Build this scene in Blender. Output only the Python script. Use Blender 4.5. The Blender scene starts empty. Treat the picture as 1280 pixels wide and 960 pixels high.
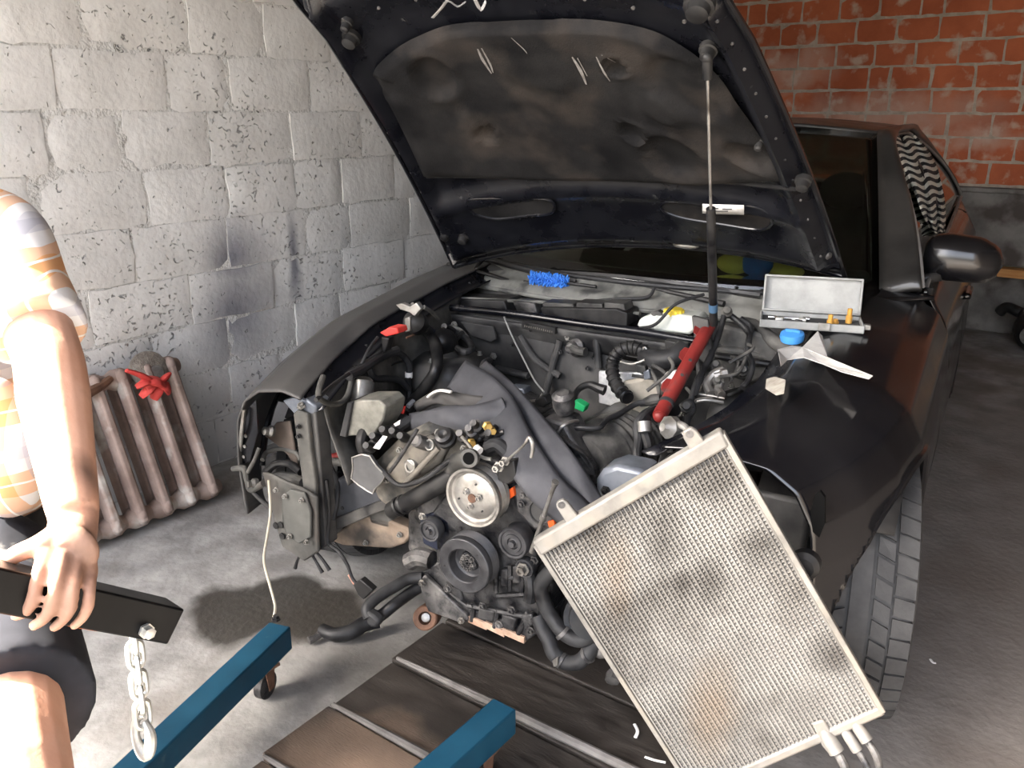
import bpy, bmesh, math, random
import numpy as np
from mathutils import Vector, Matrix
random.seed(7)
S = bpy.context.scene
COL = S.collection

# ------------------------------------------------------------------ camera
F_PX, CAM_H = 1050.0, 1.45
PITCH = math.atan(340 / F_PX)
YAW = math.radians(36.2)
FW = Vector((-math.sin(YAW) * math.cos(PITCH), math.cos(YAW) * math.cos(PITCH), -math.sin(PITCH)))
RT = Vector((math.cos(YAW), math.sin(YAW), 0))
UP = RT.cross(FW)
CAM = Vector((0, 0, CAM_H))
cd = bpy.data.cameras.new('camera')
cam = bpy.data.objects.new('camera', cd)
COL.objects.link(cam)
cd.sensor_fit = 'HORIZONTAL'
cd.sensor_width = 36
cd.lens = 36 * F_PX / 1280
cd.clip_start = 0.02
cam.matrix_world = Matrix(((RT.x, UP.x, -FW.x, CAM.x), (RT.y, UP.y, -FW.y, CAM.y), (RT.z, UP.z, -FW.z, CAM.z), (0, 0, 0, 1)))
S.camera = cam
# ------------------------------------------------------------------ light
w = bpy.data.worlds.new('sky')
S.world = w
w.use_nodes = True
nt = w.node_tree
nt.nodes.clear()
sky = nt.nodes.new('ShaderNodeTexSky')
sky.sky_type = 'NISHITA'
sky.sun_disc = False
sky.sun_elevation = math.radians(42)
sky.sun_rotation = math.radians(-135)
sky.air_density = 0.8
sky.dust_density = 6.0
sky.ozone_density = 0.3
bg = nt.nodes.new('ShaderNodeBackground')
bg.inputs[1].default_value = 0.60
wo = nt.nodes.new('ShaderNodeOutputWorld')
hs_ = nt.nodes.new('ShaderNodeHueSaturation')
hs_.inputs['Saturation'].default_value = 0.6
nt.links.new(sky.outputs[0], hs_.inputs['Color'])
nt.links.new(hs_.outputs[0], bg.inputs[0])
nt.links.new(bg.outputs[0], wo.inputs[0])
sl = bpy.data.lights.new('sun', 'SUN')
sl.energy = 17.0
sl.color = (1.0, 0.93, 0.82)
sl.angle = math.radians(0.6)
so = bpy.data.objects.new('sun', sl)
COL.objects.link(so)
so.rotation_euler = Vector((0.68, 0.58, -0.8)).to_track_quat('-Z', 'Y').to_euler()
S.view_settings.view_transform = 'Standard'
S.view_settings.look = 'None'
S.view_settings.gamma = 1.0
S.view_settings.use_curve_mapping = False
S.view_settings.exposure = 1.7

# ------------------------------------------------------------------ measuring helpers
CA = math.radians(6.6)
CO = Vector((-1.229, 2.067, 0))
CEX = Vector((math.cos(CA), math.sin(CA), 0))
CEY = Vector((-math.sin(CA), math.cos(CA), 0))

def ray(x, y):
    return FW + RT * ((x - 640) / F_PX) - UP * ((y - 480) / F_PX)
def hit(x, y, p, n):
    r = ray(x, y)
    return CAM + r * ((Vector(p) - CAM).dot(n) / r.dot(n))
def GZ(x, y, z=0.0): return hit(x, y, (0, 0, z), Vector((0, 0, 1)))
def GY(x, y, Y): return hit(x, y, (0, Y, 0), Vector((0, 1, 0)))
def GX(x, y, X): return hit(x, y, (X, 0, 0), Vector((1, 0, 0)))
def GD(x, y, d): return CAM + ray(x, y) * d
def car2w(p):
    return CO + CEX * p[0] + CEY * p[1] + Vector((0, 0, p[2]))
def w2car(p):
    q = Vector(p) - CO
    return Vector((q.dot(CEX), q.dot(CEY), p[2]))
def KY(x, y, ly): return w2car(hit(x, y, CO + CEY * ly, CEY))
def KX(x, y, lx): return w2car(hit(x, y, CO + CEX * lx, CEX))
def KZ(x, y, z): return w2car(GZ(x, y, z))
def lerp(a, b, t): return a + (b - a) * t
def interp(xs, ys, x): return float(np.interp(x, xs, ys))

# ------------------------------------------------------------------ mesh builder
def frame(axis):
    a = Vector(axis).normalized()
    t = Vector((0, 0, 1)) if abs(a.z) < 0.9 else Vector((1, 0, 0))
    u = a.cross(t).normalized()
    return u, a.cross(u).normalized(), a

def smooth_path(pts, sub=6):
    pts = [Vector(p) for p in pts]
    if len(pts) < 3: return pts
    out = []
    for i in range(len(pts) - 1):
        p0 = pts[max(i - 1, 0)]; p1 = pts[i]; p2 = pts[i + 1]; p3 = pts[min(i + 2, len(pts) - 1)]
        for k in range(sub):
            t = k / sub
            out.append(0.5 * ((2 * p1) + (p2 - p0) * t + (2 * p0 - 5 * p1 + 4 * p2 - p3) * t * t + (3 * p1 - p0 - 3 * p2 + p3) * t ** 3))
    out.append(pts[-1])
    return out

class MB:
    def __init__(s): s.v = []; s.f = []
    def add(s, vs, fs):
        o = len(s.v)
        s.v += [tuple(q) for q in vs]
        s.f += [tuple(i + o for i in q) for q in fs]
        return s
    def box(s, c, size, rot=None, ax=None):
        c = Vector(c); hx, hy, hz = [q / 2 for q in size]
        vs = [Vector((x, y, z)) for x in (-hx, hx) for y in (-hy, hy) for z in (-hz, hz)]
        if ax is not None:
            vs = [c + ax[0] * q.x + ax[1] * q.y + ax[2] * q.z for q in vs]
        else:
            R = rot.to_matrix() if rot is not None else Matrix.Identity(3)
            vs = [c + R @ q for q in vs]
        return s.add(vs, [(0, 1, 3, 2), (4, 6, 7, 5), (0, 4, 5, 1), (2, 3, 7, 6), (0, 2, 6, 4), (1, 5, 7, 3)])
    def prism(s, poly, d):
        """poly: 3d points of one face, d: extrusion vector"""
        poly = [Vector(p) for p in poly]; d = Vector(d); n = len(poly)
        vs = poly + [p + d for p in poly]
        fs = [tuple(range(n))[::-1], tuple(range(n, 2 * n))] + [(i, (i + 1) % n, n + (i + 1) % n, n + i) for i in range(n)]
        return s.add(vs, fs)
    def lathe(s, c, axis, prof, n=24, cap=True):
        """prof: (distance along axis, radius)"""
        c = Vector(c); u, v, a = frame(axis); vs = []; fs = []
        for (h, r) in prof:
            for k in range(n):
                t = 2 * math.pi * k / n
                vs.append(c + a * h + (u * math.cos(t) + v * math.sin(t)) * max(r, 1e-5))
        for i in range(len(prof) - 1):
            for k in range(n):
                k2 = (k + 1) % n
                fs.append((i * n + k, i * n + k2, (i + 1) * n + k2, (i + 1) * n + k))
        if cap:
            fs.append(tuple(range(n))[::-1]); m = (len(prof) - 1) * n
            fs.append(tuple(range(m, m + n)))
        return s.add(vs, fs)
    def cyl(s, p0, p1, r, r1=None, n=16):
        p0 = Vector(p0); p1 = Vector(p1)
        return s.lathe(p0, p1 - p0, [(0, r), ((p1 - p0).length, r if r1 is None else r1)], n)
    def tube(s, pts, r, n=10, sub=6, closed=False, flat=None):
        """round (or flattened) tube along a smoothed path; r number or list per control point"""
        P = smooth_path(pts, sub) if sub > 1 else [Vector(p) for p in pts]
        m = len(P)
        if isinstance(r, (list, tuple)):
            rs = [interp(np.linspace(0, 1, len(r)), r, i / (m - 1)) for i in range(m)]
        else: rs = [r] * m
        T = [(P[min(i + 1, m - 1)] - P[max(i - 1, 0)]).normalized() for i in range(m)]
        u = frame(T[0])[0]; vs = []; fs = []
        for i in range(m):
            u = (u - T[i] * u.dot(T[i])).normalized(); b = T[i].cross(u)
            for k in range(n):
                t = 2 * math.pi * k / n
                vs.append(P[i] + (u * math.cos(t) + b * math.sin(t) * (flat or 1)) * rs[i])
        for i in range(m - 1):
            for k in range(n):
                k2 = (k + 1) % n
                fs.append((i * n + k, i * n + k2, (i + 1) * n + k2, (i + 1) * n + k))
        if closed:
            i = m - 1
            for k in range(n):
                k2 = (k + 1) % n
                fs.append((i * n + k, i * n + k2, k2, k))
        else:
            fs.append(tuple(range(n))[::-1]); fs.append(tuple(range((m - 1) * n, m * n)))
        return s.add(vs, fs)
    def grid(s, fn, nu, nv, keep=None, closed_u=False):
        vs = [fn(i / (nu - (0 if closed_u else 1)), j / (nv - 1)) for j in range(nv) for i in range(nu)]
        fs = []
        for j in range(nv - 1):
            for i in range(nu if closed_u else nu - 1):
                i2 = (i + 1) % nu
                if keep is None or keep(i, j): fs.append((j * nu + i, j * nu + i2, (j + 1) * nu + i2, (j + 1) * nu + i))
        return s.add(vs, fs)
    def ball(s, c, r, n=14, m=9, ax=None):
        c = Vector(c); r = Vector((r, r, r)) if isinstance(r, (int, float)) else Vector(r)
        if ax is None: ax = (Vector((1, 0, 0)), Vector((0, 1, 0)), Vector((0, 0, 1)))
        vs = []; fs = []
        for j in range(m + 1):
            ph = math.pi * (0.02 + 0.96 * j / m)
            for i in range(n):
                t = 2 * math.pi * i / n
                vs.append(c + ax[0] * (r.x * math.sin(ph) * math.cos(t)) + ax[1] * (r.y * math.sin(ph) * math.sin(t)) + ax[2] * (r.z * math.cos(ph)))
        for j in range(m):
            for i in range(n):
                fs.append((j * n + i, (j + 1) * n + i, (j + 1) * n + (i + 1) % n, j * n + (i + 1) % n))
        fs.append(tuple(range(n))); fs.append(tuple(range(m * n, m * n + n))[::-1])
        return s.add(vs, fs)
    def rings(s, outline, fn, levels):
        """outline: list of 2d points; fn(x, y, t) -> 3d; levels: t from 1 (rim) to 0 (centre)"""
        cx = sum(p[0] for p in outline) / len(outline); cy = sum(p[1] for p in outline) / len(outline)
        n = len(outline); vs = []; fs = []
        for t in levels:
            for p in outline: vs.append(fn(cx + (p[0] - cx) * t, cy + (p[1] - cy) * t, t))
        for j in range(len(levels) - 1):
            for i in range(n):
                fs.append((j * n + i, j * n + (i + 1) % n, (j + 1) * n + (i + 1) % n, (j + 1) * n + i))
        fs.append(tuple(range((len(levels) - 1) * n, len(levels) * n)))
        return s.add(vs, fs)
    def build(s, name, mat, parent=None, smooth=35, bevel=0, solid=0, sub=0, label=None, offset=0, fixn=True, kind=None):
        me = bpy.data.meshes.new(name)
        me.from_pydata(s.v, [], s.f)
        if fixn:
            bm = bmesh.new(); bm.from_mesh(me)
            bmesh.ops.recalc_face_normals(bm, faces=bm.faces)
            bm.to_mesh(me); bm.free()
        me.materials.append(mat)
        if smooth:
            me.polygons.foreach_set('use_smooth', [True] * len(me.polygons))
            me.set_sharp_from_angle(angle=math.radians(smooth))
        o = bpy.data.objects.new(name, me)
        COL.objects.link(o)
        if parent: o.parent = parent
        if solid:
            m = o.modifiers.new('thick', 'SOLIDIFY'); m.thickness = solid; m.offset = offset
        if bevel:
            m = o.modifiers.new('bevel', 'BEVEL'); m.width = bevel; m.segments = 2; m.limit_method = 'ANGLE'; m.angle_limit = math.radians(40)
        if sub:
            m = o.modifiers.new('sub', 'SUBSURF'); m.levels = sub; m.render_levels = sub
        if label: o['label'] = label
        if kind: o['kind'] = kind
        return o

def tag(o, label, cat, group=None):
    o['label'] = label; o['category'] = cat
    if group: o['group'] = group
    return o
def empty(name, loc, label, cat, rz=0, group=None):
    o = bpy.data.objects.new(name, None)
    COL.objects.link(o); o.location = loc; o.rotation_euler = (0, 0, rz); o.empty_display_size = 0.1
    return tag(o, label, cat, group)
def shift(mb, d):
    d = Vector(d); mb.v = [tuple(Vector(p) - d) for p in mb.v]; return mb

# ------------------------------------------------------------------ materials
def mat(name, c1, c2=None, rough=0.55, metal=0.0, scale=6.0, bump=0.0, bscale=60.0, coat=0.0, lo=0.35, hi=0.65, detail=6, spec=0.28, c3=None, s3=2.0, r2=None, alpha=None, trans=0, bdist=0.004, lo3=0.5, hi3=0.62, coord='Object', stretch=None):
    m = bpy.data.materials.new(name)
    m.use_nodes = True
    n = m.node_tree.nodes; L = m.node_tree.links
    b = n['Principled BSDF']
    b.inputs['Base Color'].default_value = (*c1, 1); b.inputs['Roughness'].default_value = rough
    b.inputs['Metallic'].default_value = metal; b.inputs['Specular IOR Level'].default_value = spec
    b.inputs['Coat Weight'].default_value = coat
    b.inputs['Coat Roughness'].default_value = 0.12
    b.inputs['Transmission Weight'].default_value = trans
    tc = n.new('ShaderNodeNewGeometry' if coord == 'World' else 'ShaderNodeTexCoord'); vec = tc.outputs['Position' if coord == 'World' else coord]
    if stretch:
        mp = n.new('ShaderNodeMapping'); mp.inputs['Scale'].default_value = stretch
        L.new(vec, mp.inputs[0]); vec = mp.outputs[0]
    col = None
    if c2 is not None:
        t = n.new('ShaderNodeTexNoise'); t.inputs['Scale'].default_value = scale; t.inputs['Detail'].default_value = detail
        t.inputs['Roughness'].default_value = 0.6
        L.new(vec, t.inputs['Vector'])
        r = n.new('ShaderNodeValToRGB')
        r.color_ramp.elements[0].position = lo; r.color_ramp.elements[0].color = (*c1, 1)
        r.color_ramp.elements[1].position = hi; r.color_ramp.elements[1].color = (*c2, 1)
        L.new(t.outputs[0], r.inputs[0]); col = r.outputs[0]
        if r2 is not None:
            mr = n.new('ShaderNodeMapRange'); mr.inputs[1].default_value = lo; mr.inputs[2].default_value = hi
            mr.inputs[3].default_value = rough; mr.inputs[4].default_value = r2
            L.new(t.outputs[0], mr.inputs[0]); L.new(mr.outputs[0], b.inputs['Roughness'])
    if c3 is not None:
        t3 = n.new('ShaderNodeTexNoise'); t3.inputs['Scale'].default_value = s3; t3.inputs['Detail'].default_value = 8
        L.new(vec, t3.inputs['Vector'])
        r3 = n.new('ShaderNodeValToRGB'); r3.color_ramp.elements[0].position = lo3; r3.color_ramp.elements[1].position = hi3
        L.new(t3.outputs[0], r3.inputs[0])
        mx = n.new('ShaderNodeMix'); mx.data_type = 'RGBA'
        L.new(r3.outputs[0], mx.inputs[0])
        if col: L.new(col, mx.inputs[6])
        else: mx.inputs[6].default_value = (*c1, 1)
        mx.inputs[7].default_value = (*c3, 1); col = mx.outputs[2]
    if col: L.new(col, b.inputs['Base Color'])
    if bump:
        t2 = n.new('ShaderNodeTexNoise'); t2.inputs['Scale'].default_value = bscale; t2.inputs['Detail'].default_value = 5
        L.new(vec, t2.inputs['Vector'])
        bp = n.new('ShaderNodeBump'); bp.inputs['Strength'].default_value = bump; bp.inputs['Distance'].default_value = bdist
        L.new(t2.outputs[0], bp.inputs['Height']); L.new(bp.outputs[0], b.inputs['Normal'])
    return m

M = {}
M['paint'] = mat('dusty_black_paint', spec=0.5, c1=(0.0035, 0.0036, 0.005), c2=(0.008, 0.008, 0.009), rough=0.14, r2=0.26, scale=5, coat=0.3)
M['paint_dust'] = mat('very_dusty_black_paint', (0.02, 0.02, 0.022), (0.075, 0.072, 0.068), rough=0.35, r2=0.6, scale=4, coat=0.15, bump=0.1, bscale=300)
M['hood_in'] = mat('hood_inner_paint', (0.003, 0.0032, 0.005), (0.008, 0.0085, 0.011), rough=0.2, r2=0.4, scale=9, coat=0.15, c3=(0.04, 0.04, 0.04), s3=40, lo3=0.68, hi3=0.76)
M['pad'] = mat('sooty_insulation', spec=0.08, c1=(0.006, 0.006, 0.0065), c2=(0.019, 0.0185, 0.0185), rough=0.85, scale=5, bump=0.35, bscale=220, c3=(0.048, 0.04, 0.034), s3=4.5, lo3=0.52, hi3=0.78)
M['black_plastic'] = mat('black_plastic', (0.006, 0.006, 0.007), (0.026, 0.025, 0.024), rough=0.3, r2=0.6, scale=18)
M['dusty_plastic'] = mat('dusty_plastic', (0.018, 0.018, 0.018), (0.1, 0.096, 0.088), rough=0.5, r2=0.8, scale=13, bump=0.15, bscale=150)
M['rubber'] = mat('black_rubber', (0.008, 0.008, 0.009), (0.032, 0.032, 0.033), rough=0.38, r2=0.7, scale=16)
M['tire'] = mat('tire_rubber', (0.026, 0.026, 0.027), (0.06, 0.06, 0.06), rough=0.85, scale=9, bump=0.15, bscale=120)
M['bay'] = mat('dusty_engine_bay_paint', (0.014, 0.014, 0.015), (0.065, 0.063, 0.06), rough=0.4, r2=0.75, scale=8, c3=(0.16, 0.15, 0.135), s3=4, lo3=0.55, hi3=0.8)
M['bay_grey'] = mat('dusty_grey_inner_wing', (0.022, 0.022, 0.021), (0.10, 0.095, 0.086), rough=0.6, scale=9, c3=(0.015, 0.015, 0.015), s3=7)  # dusty grey of the inner wing, with dark patches at random
M['cast'] = mat('oily_cast_aluminium', (0.03, 0.03, 0.033), (0.2, 0.19, 0.18), rough=0.38, r2=0.7, metal=0.5, scale=24, bump=0.6, bscale=80, c3=(0.012, 0.012, 0.012), s3=12, lo3=0.5, hi3=0.66)
M['iron'] = mat('dark_oily_iron', (0.008, 0.008, 0.010), (0.07, 0.068, 0.067), rough=0.28, r2=0.65, metal=0.3, scale=22, bump=0.7, bscale=90)
M['alu'] = mat('dull_aluminium', (0.2, 0.195, 0.18), (0.38, 0.37, 0.35), rough=0.45, metal=0.7, scale=20, c3=(0.16, 0.15, 0.135), s3=8)
M['bright'] = mat('worn_bright_steel', (0.26, 0.25, 0.235), (0.42, 0.405, 0.38), rough=0.38, metal=0.8, scale=25, c3=(0.09, 0.08, 0.07), s3=12, lo3=0.5, hi3=0.68)
M['zinc'] = mat('zinc_steel', (0.42, 0.42, 0.39), (0.6, 0.59, 0.55), rough=0.4, metal=0.7, scale=60)
M['chrome'] = mat('chrome', (0.75, 0.75, 0.75), rough=0.12, metal=1.0)
M['rust'] = mat('rusty_steel', (0.09, 0.05, 0.035), (0.2, 0.11, 0.07), rough=0.75, metal=0.2, scale=20, bump=0.3)
M['glass'] = mat('tinted_glass', (0.42, 0.5, 0.45), rough=0.03, trans=1.0, spec=0.5)
M['interior'] = mat('dark_interior', (0.02, 0.02, 0.022), (0.045, 0.044, 0.043), rough=0.8)
M['seal'] = mat('window_trim', (0.2, 0.19, 0.18), (0.32, 0.31, 0.3), rough=0.45, metal=0.3)
M['redplastic'] = mat('red_plastic', (0.5, 0.03, 0.025), (0.62, 0.06, 0.045), rough=0.45)
M['redpaint'] = mat('red_painted_steel', (0.12, 0.012, 0.011), (0.2, 0.024, 0.02), rough=0.4, r2=0.55, scale=12, c3=(0.1, 0.04, 0.037), s3=22, lo3=0.6, hi3=0.72)
M['white'] = mat('white_plastic', (0.7, 0.69, 0.66), (0.8, 0.79, 0.76), rough=0.5)
M['yellow'] = mat('yellow_plastic', (0.75, 0.55, 0.04), (0.8, 0.6, 0.08), rough=0.45)
M['green'] = mat('green_plastic', (0.02, 0.35, 0.12), rough=0.45)
M['foil'] = mat('silver_heat_foil', (0.6, 0.6, 0.6), (0.8, 0.8, 0.79), rough=0.4, metal=0.5, scale=60, bump=0.6, bscale=120)
M['orange'] = mat('orange_plastic', (0.8, 0.17, 0.02), rough=0.5)
M['tan'] = mat('dusty_brown_plastic', (0.15, 0.11, 0.08), (0.26, 0.2, 0.15), rough=0.7, scale=9, bump=0.2, c3=(0.07, 0.06, 0.05), s3=6)
# ------------------------------------------------------------------ setting
XL, YB, XR, Y0, ZC = -3.0, 6.55, 2.3, -0.72, 3.0     # left wall, back wall, right wall, mouth of the garage, ceiling

def nodes_of(m): return m.node_tree.nodes, m.node_tree.links, m.node_tree.nodes['Principled BSDF']

def position_mask(m, blobs, warp=0.12, wscale=3.0):
    """soft irregular blobs (x, y, z, rx, ry, rz) in world space -> value socket 0..1"""
    n, L, b = nodes_of(m)
    g = n.new('ShaderNodeNewGeometry')
    t = n.new('ShaderNodeTexNoise'); t.inputs['Scale'].default_value = wscale; t.inputs['Detail'].default_value = 6
    L.new(g.outputs['Position'], t.inputs['Vector'])
    sub = n.new('ShaderNodeVectorMath'); sub.operation = 'SUBTRACT'; sub.inputs[1].default_value = (0.5, 0.5, 0.5)
    L.new(t.outputs[1], sub.inputs[0])
    sc = n.new('ShaderNodeVectorMath'); sc.operation = 'SCALE'; sc.inputs['Scale'].default_value = warp * 2
    L.new(sub.outputs[0], sc.inputs[0])
    ad = n.new('ShaderNodeVectorMath'); ad.operation = 'ADD'
    L.new(g.outputs['Position'], ad.inputs[0]); L.new(sc.outputs[0], ad.inputs[1])
    out = None
    for (x, y, z, rx, ry, rz, soft) in blobs:
        s_ = n.new('ShaderNodeVectorMath'); s_.operation = 'SUBTRACT'; s_.inputs[1].default_value = (x, y, z)
        L.new(ad.outputs[0], s_.inputs[0])
        d = n.new('ShaderNodeVectorMath'); d.operation = 'DIVIDE'; d.inputs[1].default_value = (rx, ry, rz)
        L.new(s_.outputs[0], d.inputs[0])
        l = n.new('ShaderNodeVectorMath'); l.operation = 'LENGTH'; L.new(d.outputs[0], l.inputs[0])
        mr = n.new('ShaderNodeMapRange'); mr.inputs[1].default_value = 1.0; mr.inputs[2].default_value = 1.0 - soft
        L.new(l.outputs['Value'], mr.inputs[0])
        if out is None: out = mr.outputs[0]
        else:
            mx = n.new('ShaderNodeMath'); mx.operation = 'MAXIMUM'; L.new(out, mx.inputs[0]); L.new(mr.outputs[0], mx.inputs[1]); out = mx.outputs[0]
    return out
def blend_in(m, fac, color, amount=1.0, rough=None):
    n, L, b = nodes_of(m)
    src = b.inputs['Base Color'].links[0].from_socket
    mu = n.new('ShaderNodeMath'); mu.operation = 'MULTIPLY'; mu.inputs[1].default_value = amount; L.new(fac, mu.inputs[0])
    mx = n.new('ShaderNodeMix'); mx.data_type = 'RGBA'
    L.new(mu.outputs[0], mx.inputs[0]); L.new(src, mx.inputs[6]); mx.inputs[7].default_value = (*color, 1)
    L.new(mx.outputs[2], b.inputs['Base Color'])
    if rough is not None:
        mr = n.new('ShaderNodeMapRange'); mr.inputs[3].default_value = b.inputs['Roughness'].default_value; mr.inputs[4].default_value = rough
        L.new(fac, mr.inputs[0]); L.new(mr.outputs[0], b.inputs['Roughness'])

fl = mat('old_concrete', (0.19, 0.184, 0.175), (0.38, 0.37, 0.35), rough=0.85, scale=6, bump=0.5, bscale=38, bdist=0.006, c3=(0.17, 0.152, 0.135), s3=2.4, lo3=0.47, hi3=0.68, coord='Object', detail=9)
blend_in(fl, position_mask(fl, [(0.9, 3.2, 0, 1.75, 4.2, 1, 0.35)], 0.25, 1.5), (0.145, 0.122, 0.105), 0.78)
blend_in(fl, position_mask(fl, [(-2.0, 1.30, 0, 0.2, 0.17, 0.5, 0.25), (-1.93, 1.42, 0, 0.17, 0.17, 0.5, 0.25), (-1.77, 1.44, 0, 0.16, 0.16, 0.5, 0.25)], 0.09, 5), (0.035, 0.031, 0.026), 0.93, 0.3)
blend_in(fl, position_mask(fl, [(-1.5, 1.35, 0, 0.22, 0.5, 0.5, 0.8), (-1.6, 1.75, 0, 0.4, 0.3, 0.5, 0.8)], 0.15, 6), (0.06, 0.055, 0.05), 0.7)
floor = MB().box(((XL + XR) / 2, 2.7, -0.1), (XR - XL + 0.6, 8.4, 0.2)).build('floor', fl, smooth=0); floor['kind'] = 'structure'
yard = MB().box((0, -11.5, -0.12), (40, 20, 0.2)).build('ground', mat('dark_yard_gravel', (0.13, 0.12, 0.105), (0.2, 0.185, 0.165), rough=0.95, scale=8, bump=0.6), smooth=0); yard['kind'] = 'structure'

# ---- left wall of painted concrete blocks
blk = mat('whitewashed_block', (0.58, 0.565, 0.53), (0.72, 0.705, 0.67), rough=0.92, scale=3.5, bump=0.55, bscale=38, bdist=0.006, detail=8, coord='World')
def pits(m, scale, amt, color):
    n, L, b = nodes_of(m)
    g = n.new('ShaderNodeNewGeometry')
    t = n.new('ShaderNodeTexNoise'); t.inputs['Scale'].default_value = scale; t.inputs['Detail'].default_value = 3; t.inputs['Roughness'].default_value = 0.55; t.inputs['Distortion'].default_value = 0.9
    L.new(g.outputs['Position'], t.inputs['Vector'])
    t2 = n.new('ShaderNodeTexNoise'); t2.inputs['Scale'].default_value = 2.6; t2.inputs['Detail'].default_value = 2
    L.new(g.outputs['Position'], t2.inputs['Vector'])
    ad = n.new('ShaderNodeMath'); ad.operation = 'MULTIPLY_ADD'; ad.inputs[1].default_value = 0.35
    L.new(t2.outputs[0], ad.inputs[0]); L.new(t.outputs[0], ad.inputs[2])
    r = n.new('ShaderNodeMapRange'); r.inputs[1].default_value = 0.77 + 0.055; r.inputs[2].default_value = 0.90
    L.new(ad.outputs[0], r.inputs[0])
    blend_in(m, r.outputs[0], color, amt)
    # pits are hollows as well
    old = b.inputs['Normal'].links[0].from_socket if b.inputs['Normal'].links else None
    bp = n.new('ShaderNodeBump'); bp.inputs['Distance'].default_value = 0.014; bp.inputs['Strength'].default_value = 0.9; bp.invert = True
    L.new(r.outputs[0], bp.inputs['Height'])
    if old: L.new(old, bp.inputs['Normal'])
    L.new(bp.outputs[0], b.inputs['Normal'])
pits(blk, 42, 0.7, (0.19, 0.185, 0.175))
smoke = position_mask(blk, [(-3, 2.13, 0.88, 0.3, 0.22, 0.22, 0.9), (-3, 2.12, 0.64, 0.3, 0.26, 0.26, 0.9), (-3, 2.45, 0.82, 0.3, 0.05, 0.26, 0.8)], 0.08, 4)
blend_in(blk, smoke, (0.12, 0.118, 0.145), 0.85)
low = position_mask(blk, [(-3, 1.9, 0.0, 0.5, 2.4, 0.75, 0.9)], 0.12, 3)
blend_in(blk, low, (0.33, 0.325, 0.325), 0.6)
mort = mat('white_mortar', (0.5, 0.49, 0.46), (0.66, 0.645, 0.61), rough=0.95, scale=12, bump=1.0, bscale=45, bdist=0.012)
pits(mort, 30, 0.85, (0.1, 0.095, 0.09))
wl = MB().box((XL - 0.117, (Y0 + YB) / 2, ZC / 2), (0.216, YB - Y0 + 0.2, ZC)).build('wall_left', mort, smooth=0); wl['kind'] = 'structure'
def block_mesh(name, ly, lz, mt, depth=0.03, jit=0.004, nx=7, nz=4, sag=0.005):
    """rough block face looking to +x, origin at its middle; a rim of jittered edges and a slightly wavy face"""
    mb = MB(); J = lambda a: random.uniform(-a, a)
    g = {}
    for i in range(nx + 1):
        for j in range(nz + 1):
            e = i in (0, nx) or j in (0, nz)
            y = (i / nx - 0.5) * ly; z = (j / nz - 0.5) * lz
            y += J(jit * (1.5 if i in (0, nx) else 0.6)); z += J(jit * (1.5 if j in (0, nz) else 0.6))
            cor = (i in (0, nx)) and (j in (0, nz))
            if cor: y *= 0.99; z *= 0.975
            g[i, j] = len(mb.v); mb.v.append((-0.006 * e - (0.002 if cor else 0) + J(sag * 0.5), y, z))
    for i in range(nx):
        for j in range(nz): mb.f.append((g[i, j], g[i + 1, j], g[i + 1, j + 1], g[i, j + 1]))
    rim = [g[i, 0] for i in range(nx)] + [g[nx, j] for j in range(nz)] + [g[i, nz] for i in range(nx, 0, -1)] + [g[0, j] for j in range(nz, 0, -1)]
    o = len(mb.v)
    for k in rim: mb.v.append((-depth, mb.v[k][1], mb.v[k][2]))
    m_ = len(rim)
    for k in range(m_): mb.f.append((rim[k], o + k, o + (k + 1) % m_, rim[(k + 1) % m_]))
    me = bpy.data.meshes.new(name); me.from_pydata(mb.v, [], mb.f); me.materials.append(mt)
    me.polygons.foreach_set('use_smooth', [True] * len(me.polygons)); me.set_sharp_from_angle(angle=math.radians(50))
    return me
BL = {}
for ln in (0.41, 0.35, 0.27):
    BL[ln] = [block_mesh('block', ln - 0.008, 0.2, blk) for k in range(4)]
row_h = 0.207
k = 0
for r in range(14):
    zc = 0.004 + row_h * (r + 0.5)
    if zc + row_h / 2 > ZC: break
    y = max(Y0, 0.9) - 0.02 + random.choice((-0.0, 0.12, 0.22))
    first = True
    while y < YB - 0.1:
        ln = random.choice((0.41, 0.41, 0.35, 0.35, 0.27))
        if first and y > Y0 + 0.05:
            ln0 = 0.27; y0 = y - ln0; y0 = max(y0, Y0 - 0.1)
        if y + ln > YB: break
        o = bpy.data.objects.new('concrete_block', random.choice(BL[ln]))
        COL.objects.link(o); o.parent = wl
        o.location = (XL + random.uniform(-0.004, 0.004), y + ln / 2, zc + random.uniform(-0.003, 0.003))
        o.rotation_euler = (math.radians(random.uniform(-0.5, 0.5)), math.radians(random.uniform(-0.7, 0.7)), math.radians(random.uniform(-0.7, 0.7)))
        y += ln + 0.003; first = False

# ---- back wall of red hollow bricks over a grey plinth
brick = mat('red_brick', (0.27, 0.07, 0.03), (0.40, 0.115, 0.05), rough=0.9, scale=3, bump=0.5, bscale=70, c3=(0.40, 0.29, 0.23), s3=7.5, lo3=0.56, hi3=0.68, coord='World')
pale = position_mask(brick, [(-1.55, 6.5, 1.42, 0.9, 0.5, 0.22, 0.9), (-0.9, 6.5, 1.28, 0.3, 0.5, 0.12, 0.8), (-2.2, 6.5, 1.75, 0.35, 0.5, 0.2, 0.9)], 0.2, 6)
blend_in(brick, pale, (0.47, 0.36, 0.3), 0.6)
bm2 = mat('grey_brick_mortar', (0.27, 0.23, 0.19), (0.4, 0.35, 0.29), rough=0.95, scale=14, bump=0.9, bscale=60, bdist=0.01)
wb = MB().box(((XL + XR) / 2, YB + 0.13, ZC / 2), (XR - XL + 0.5, 0.24, ZC)).build('wall_back', bm2, smooth=0); wb['kind'] = 'structure'
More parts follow.
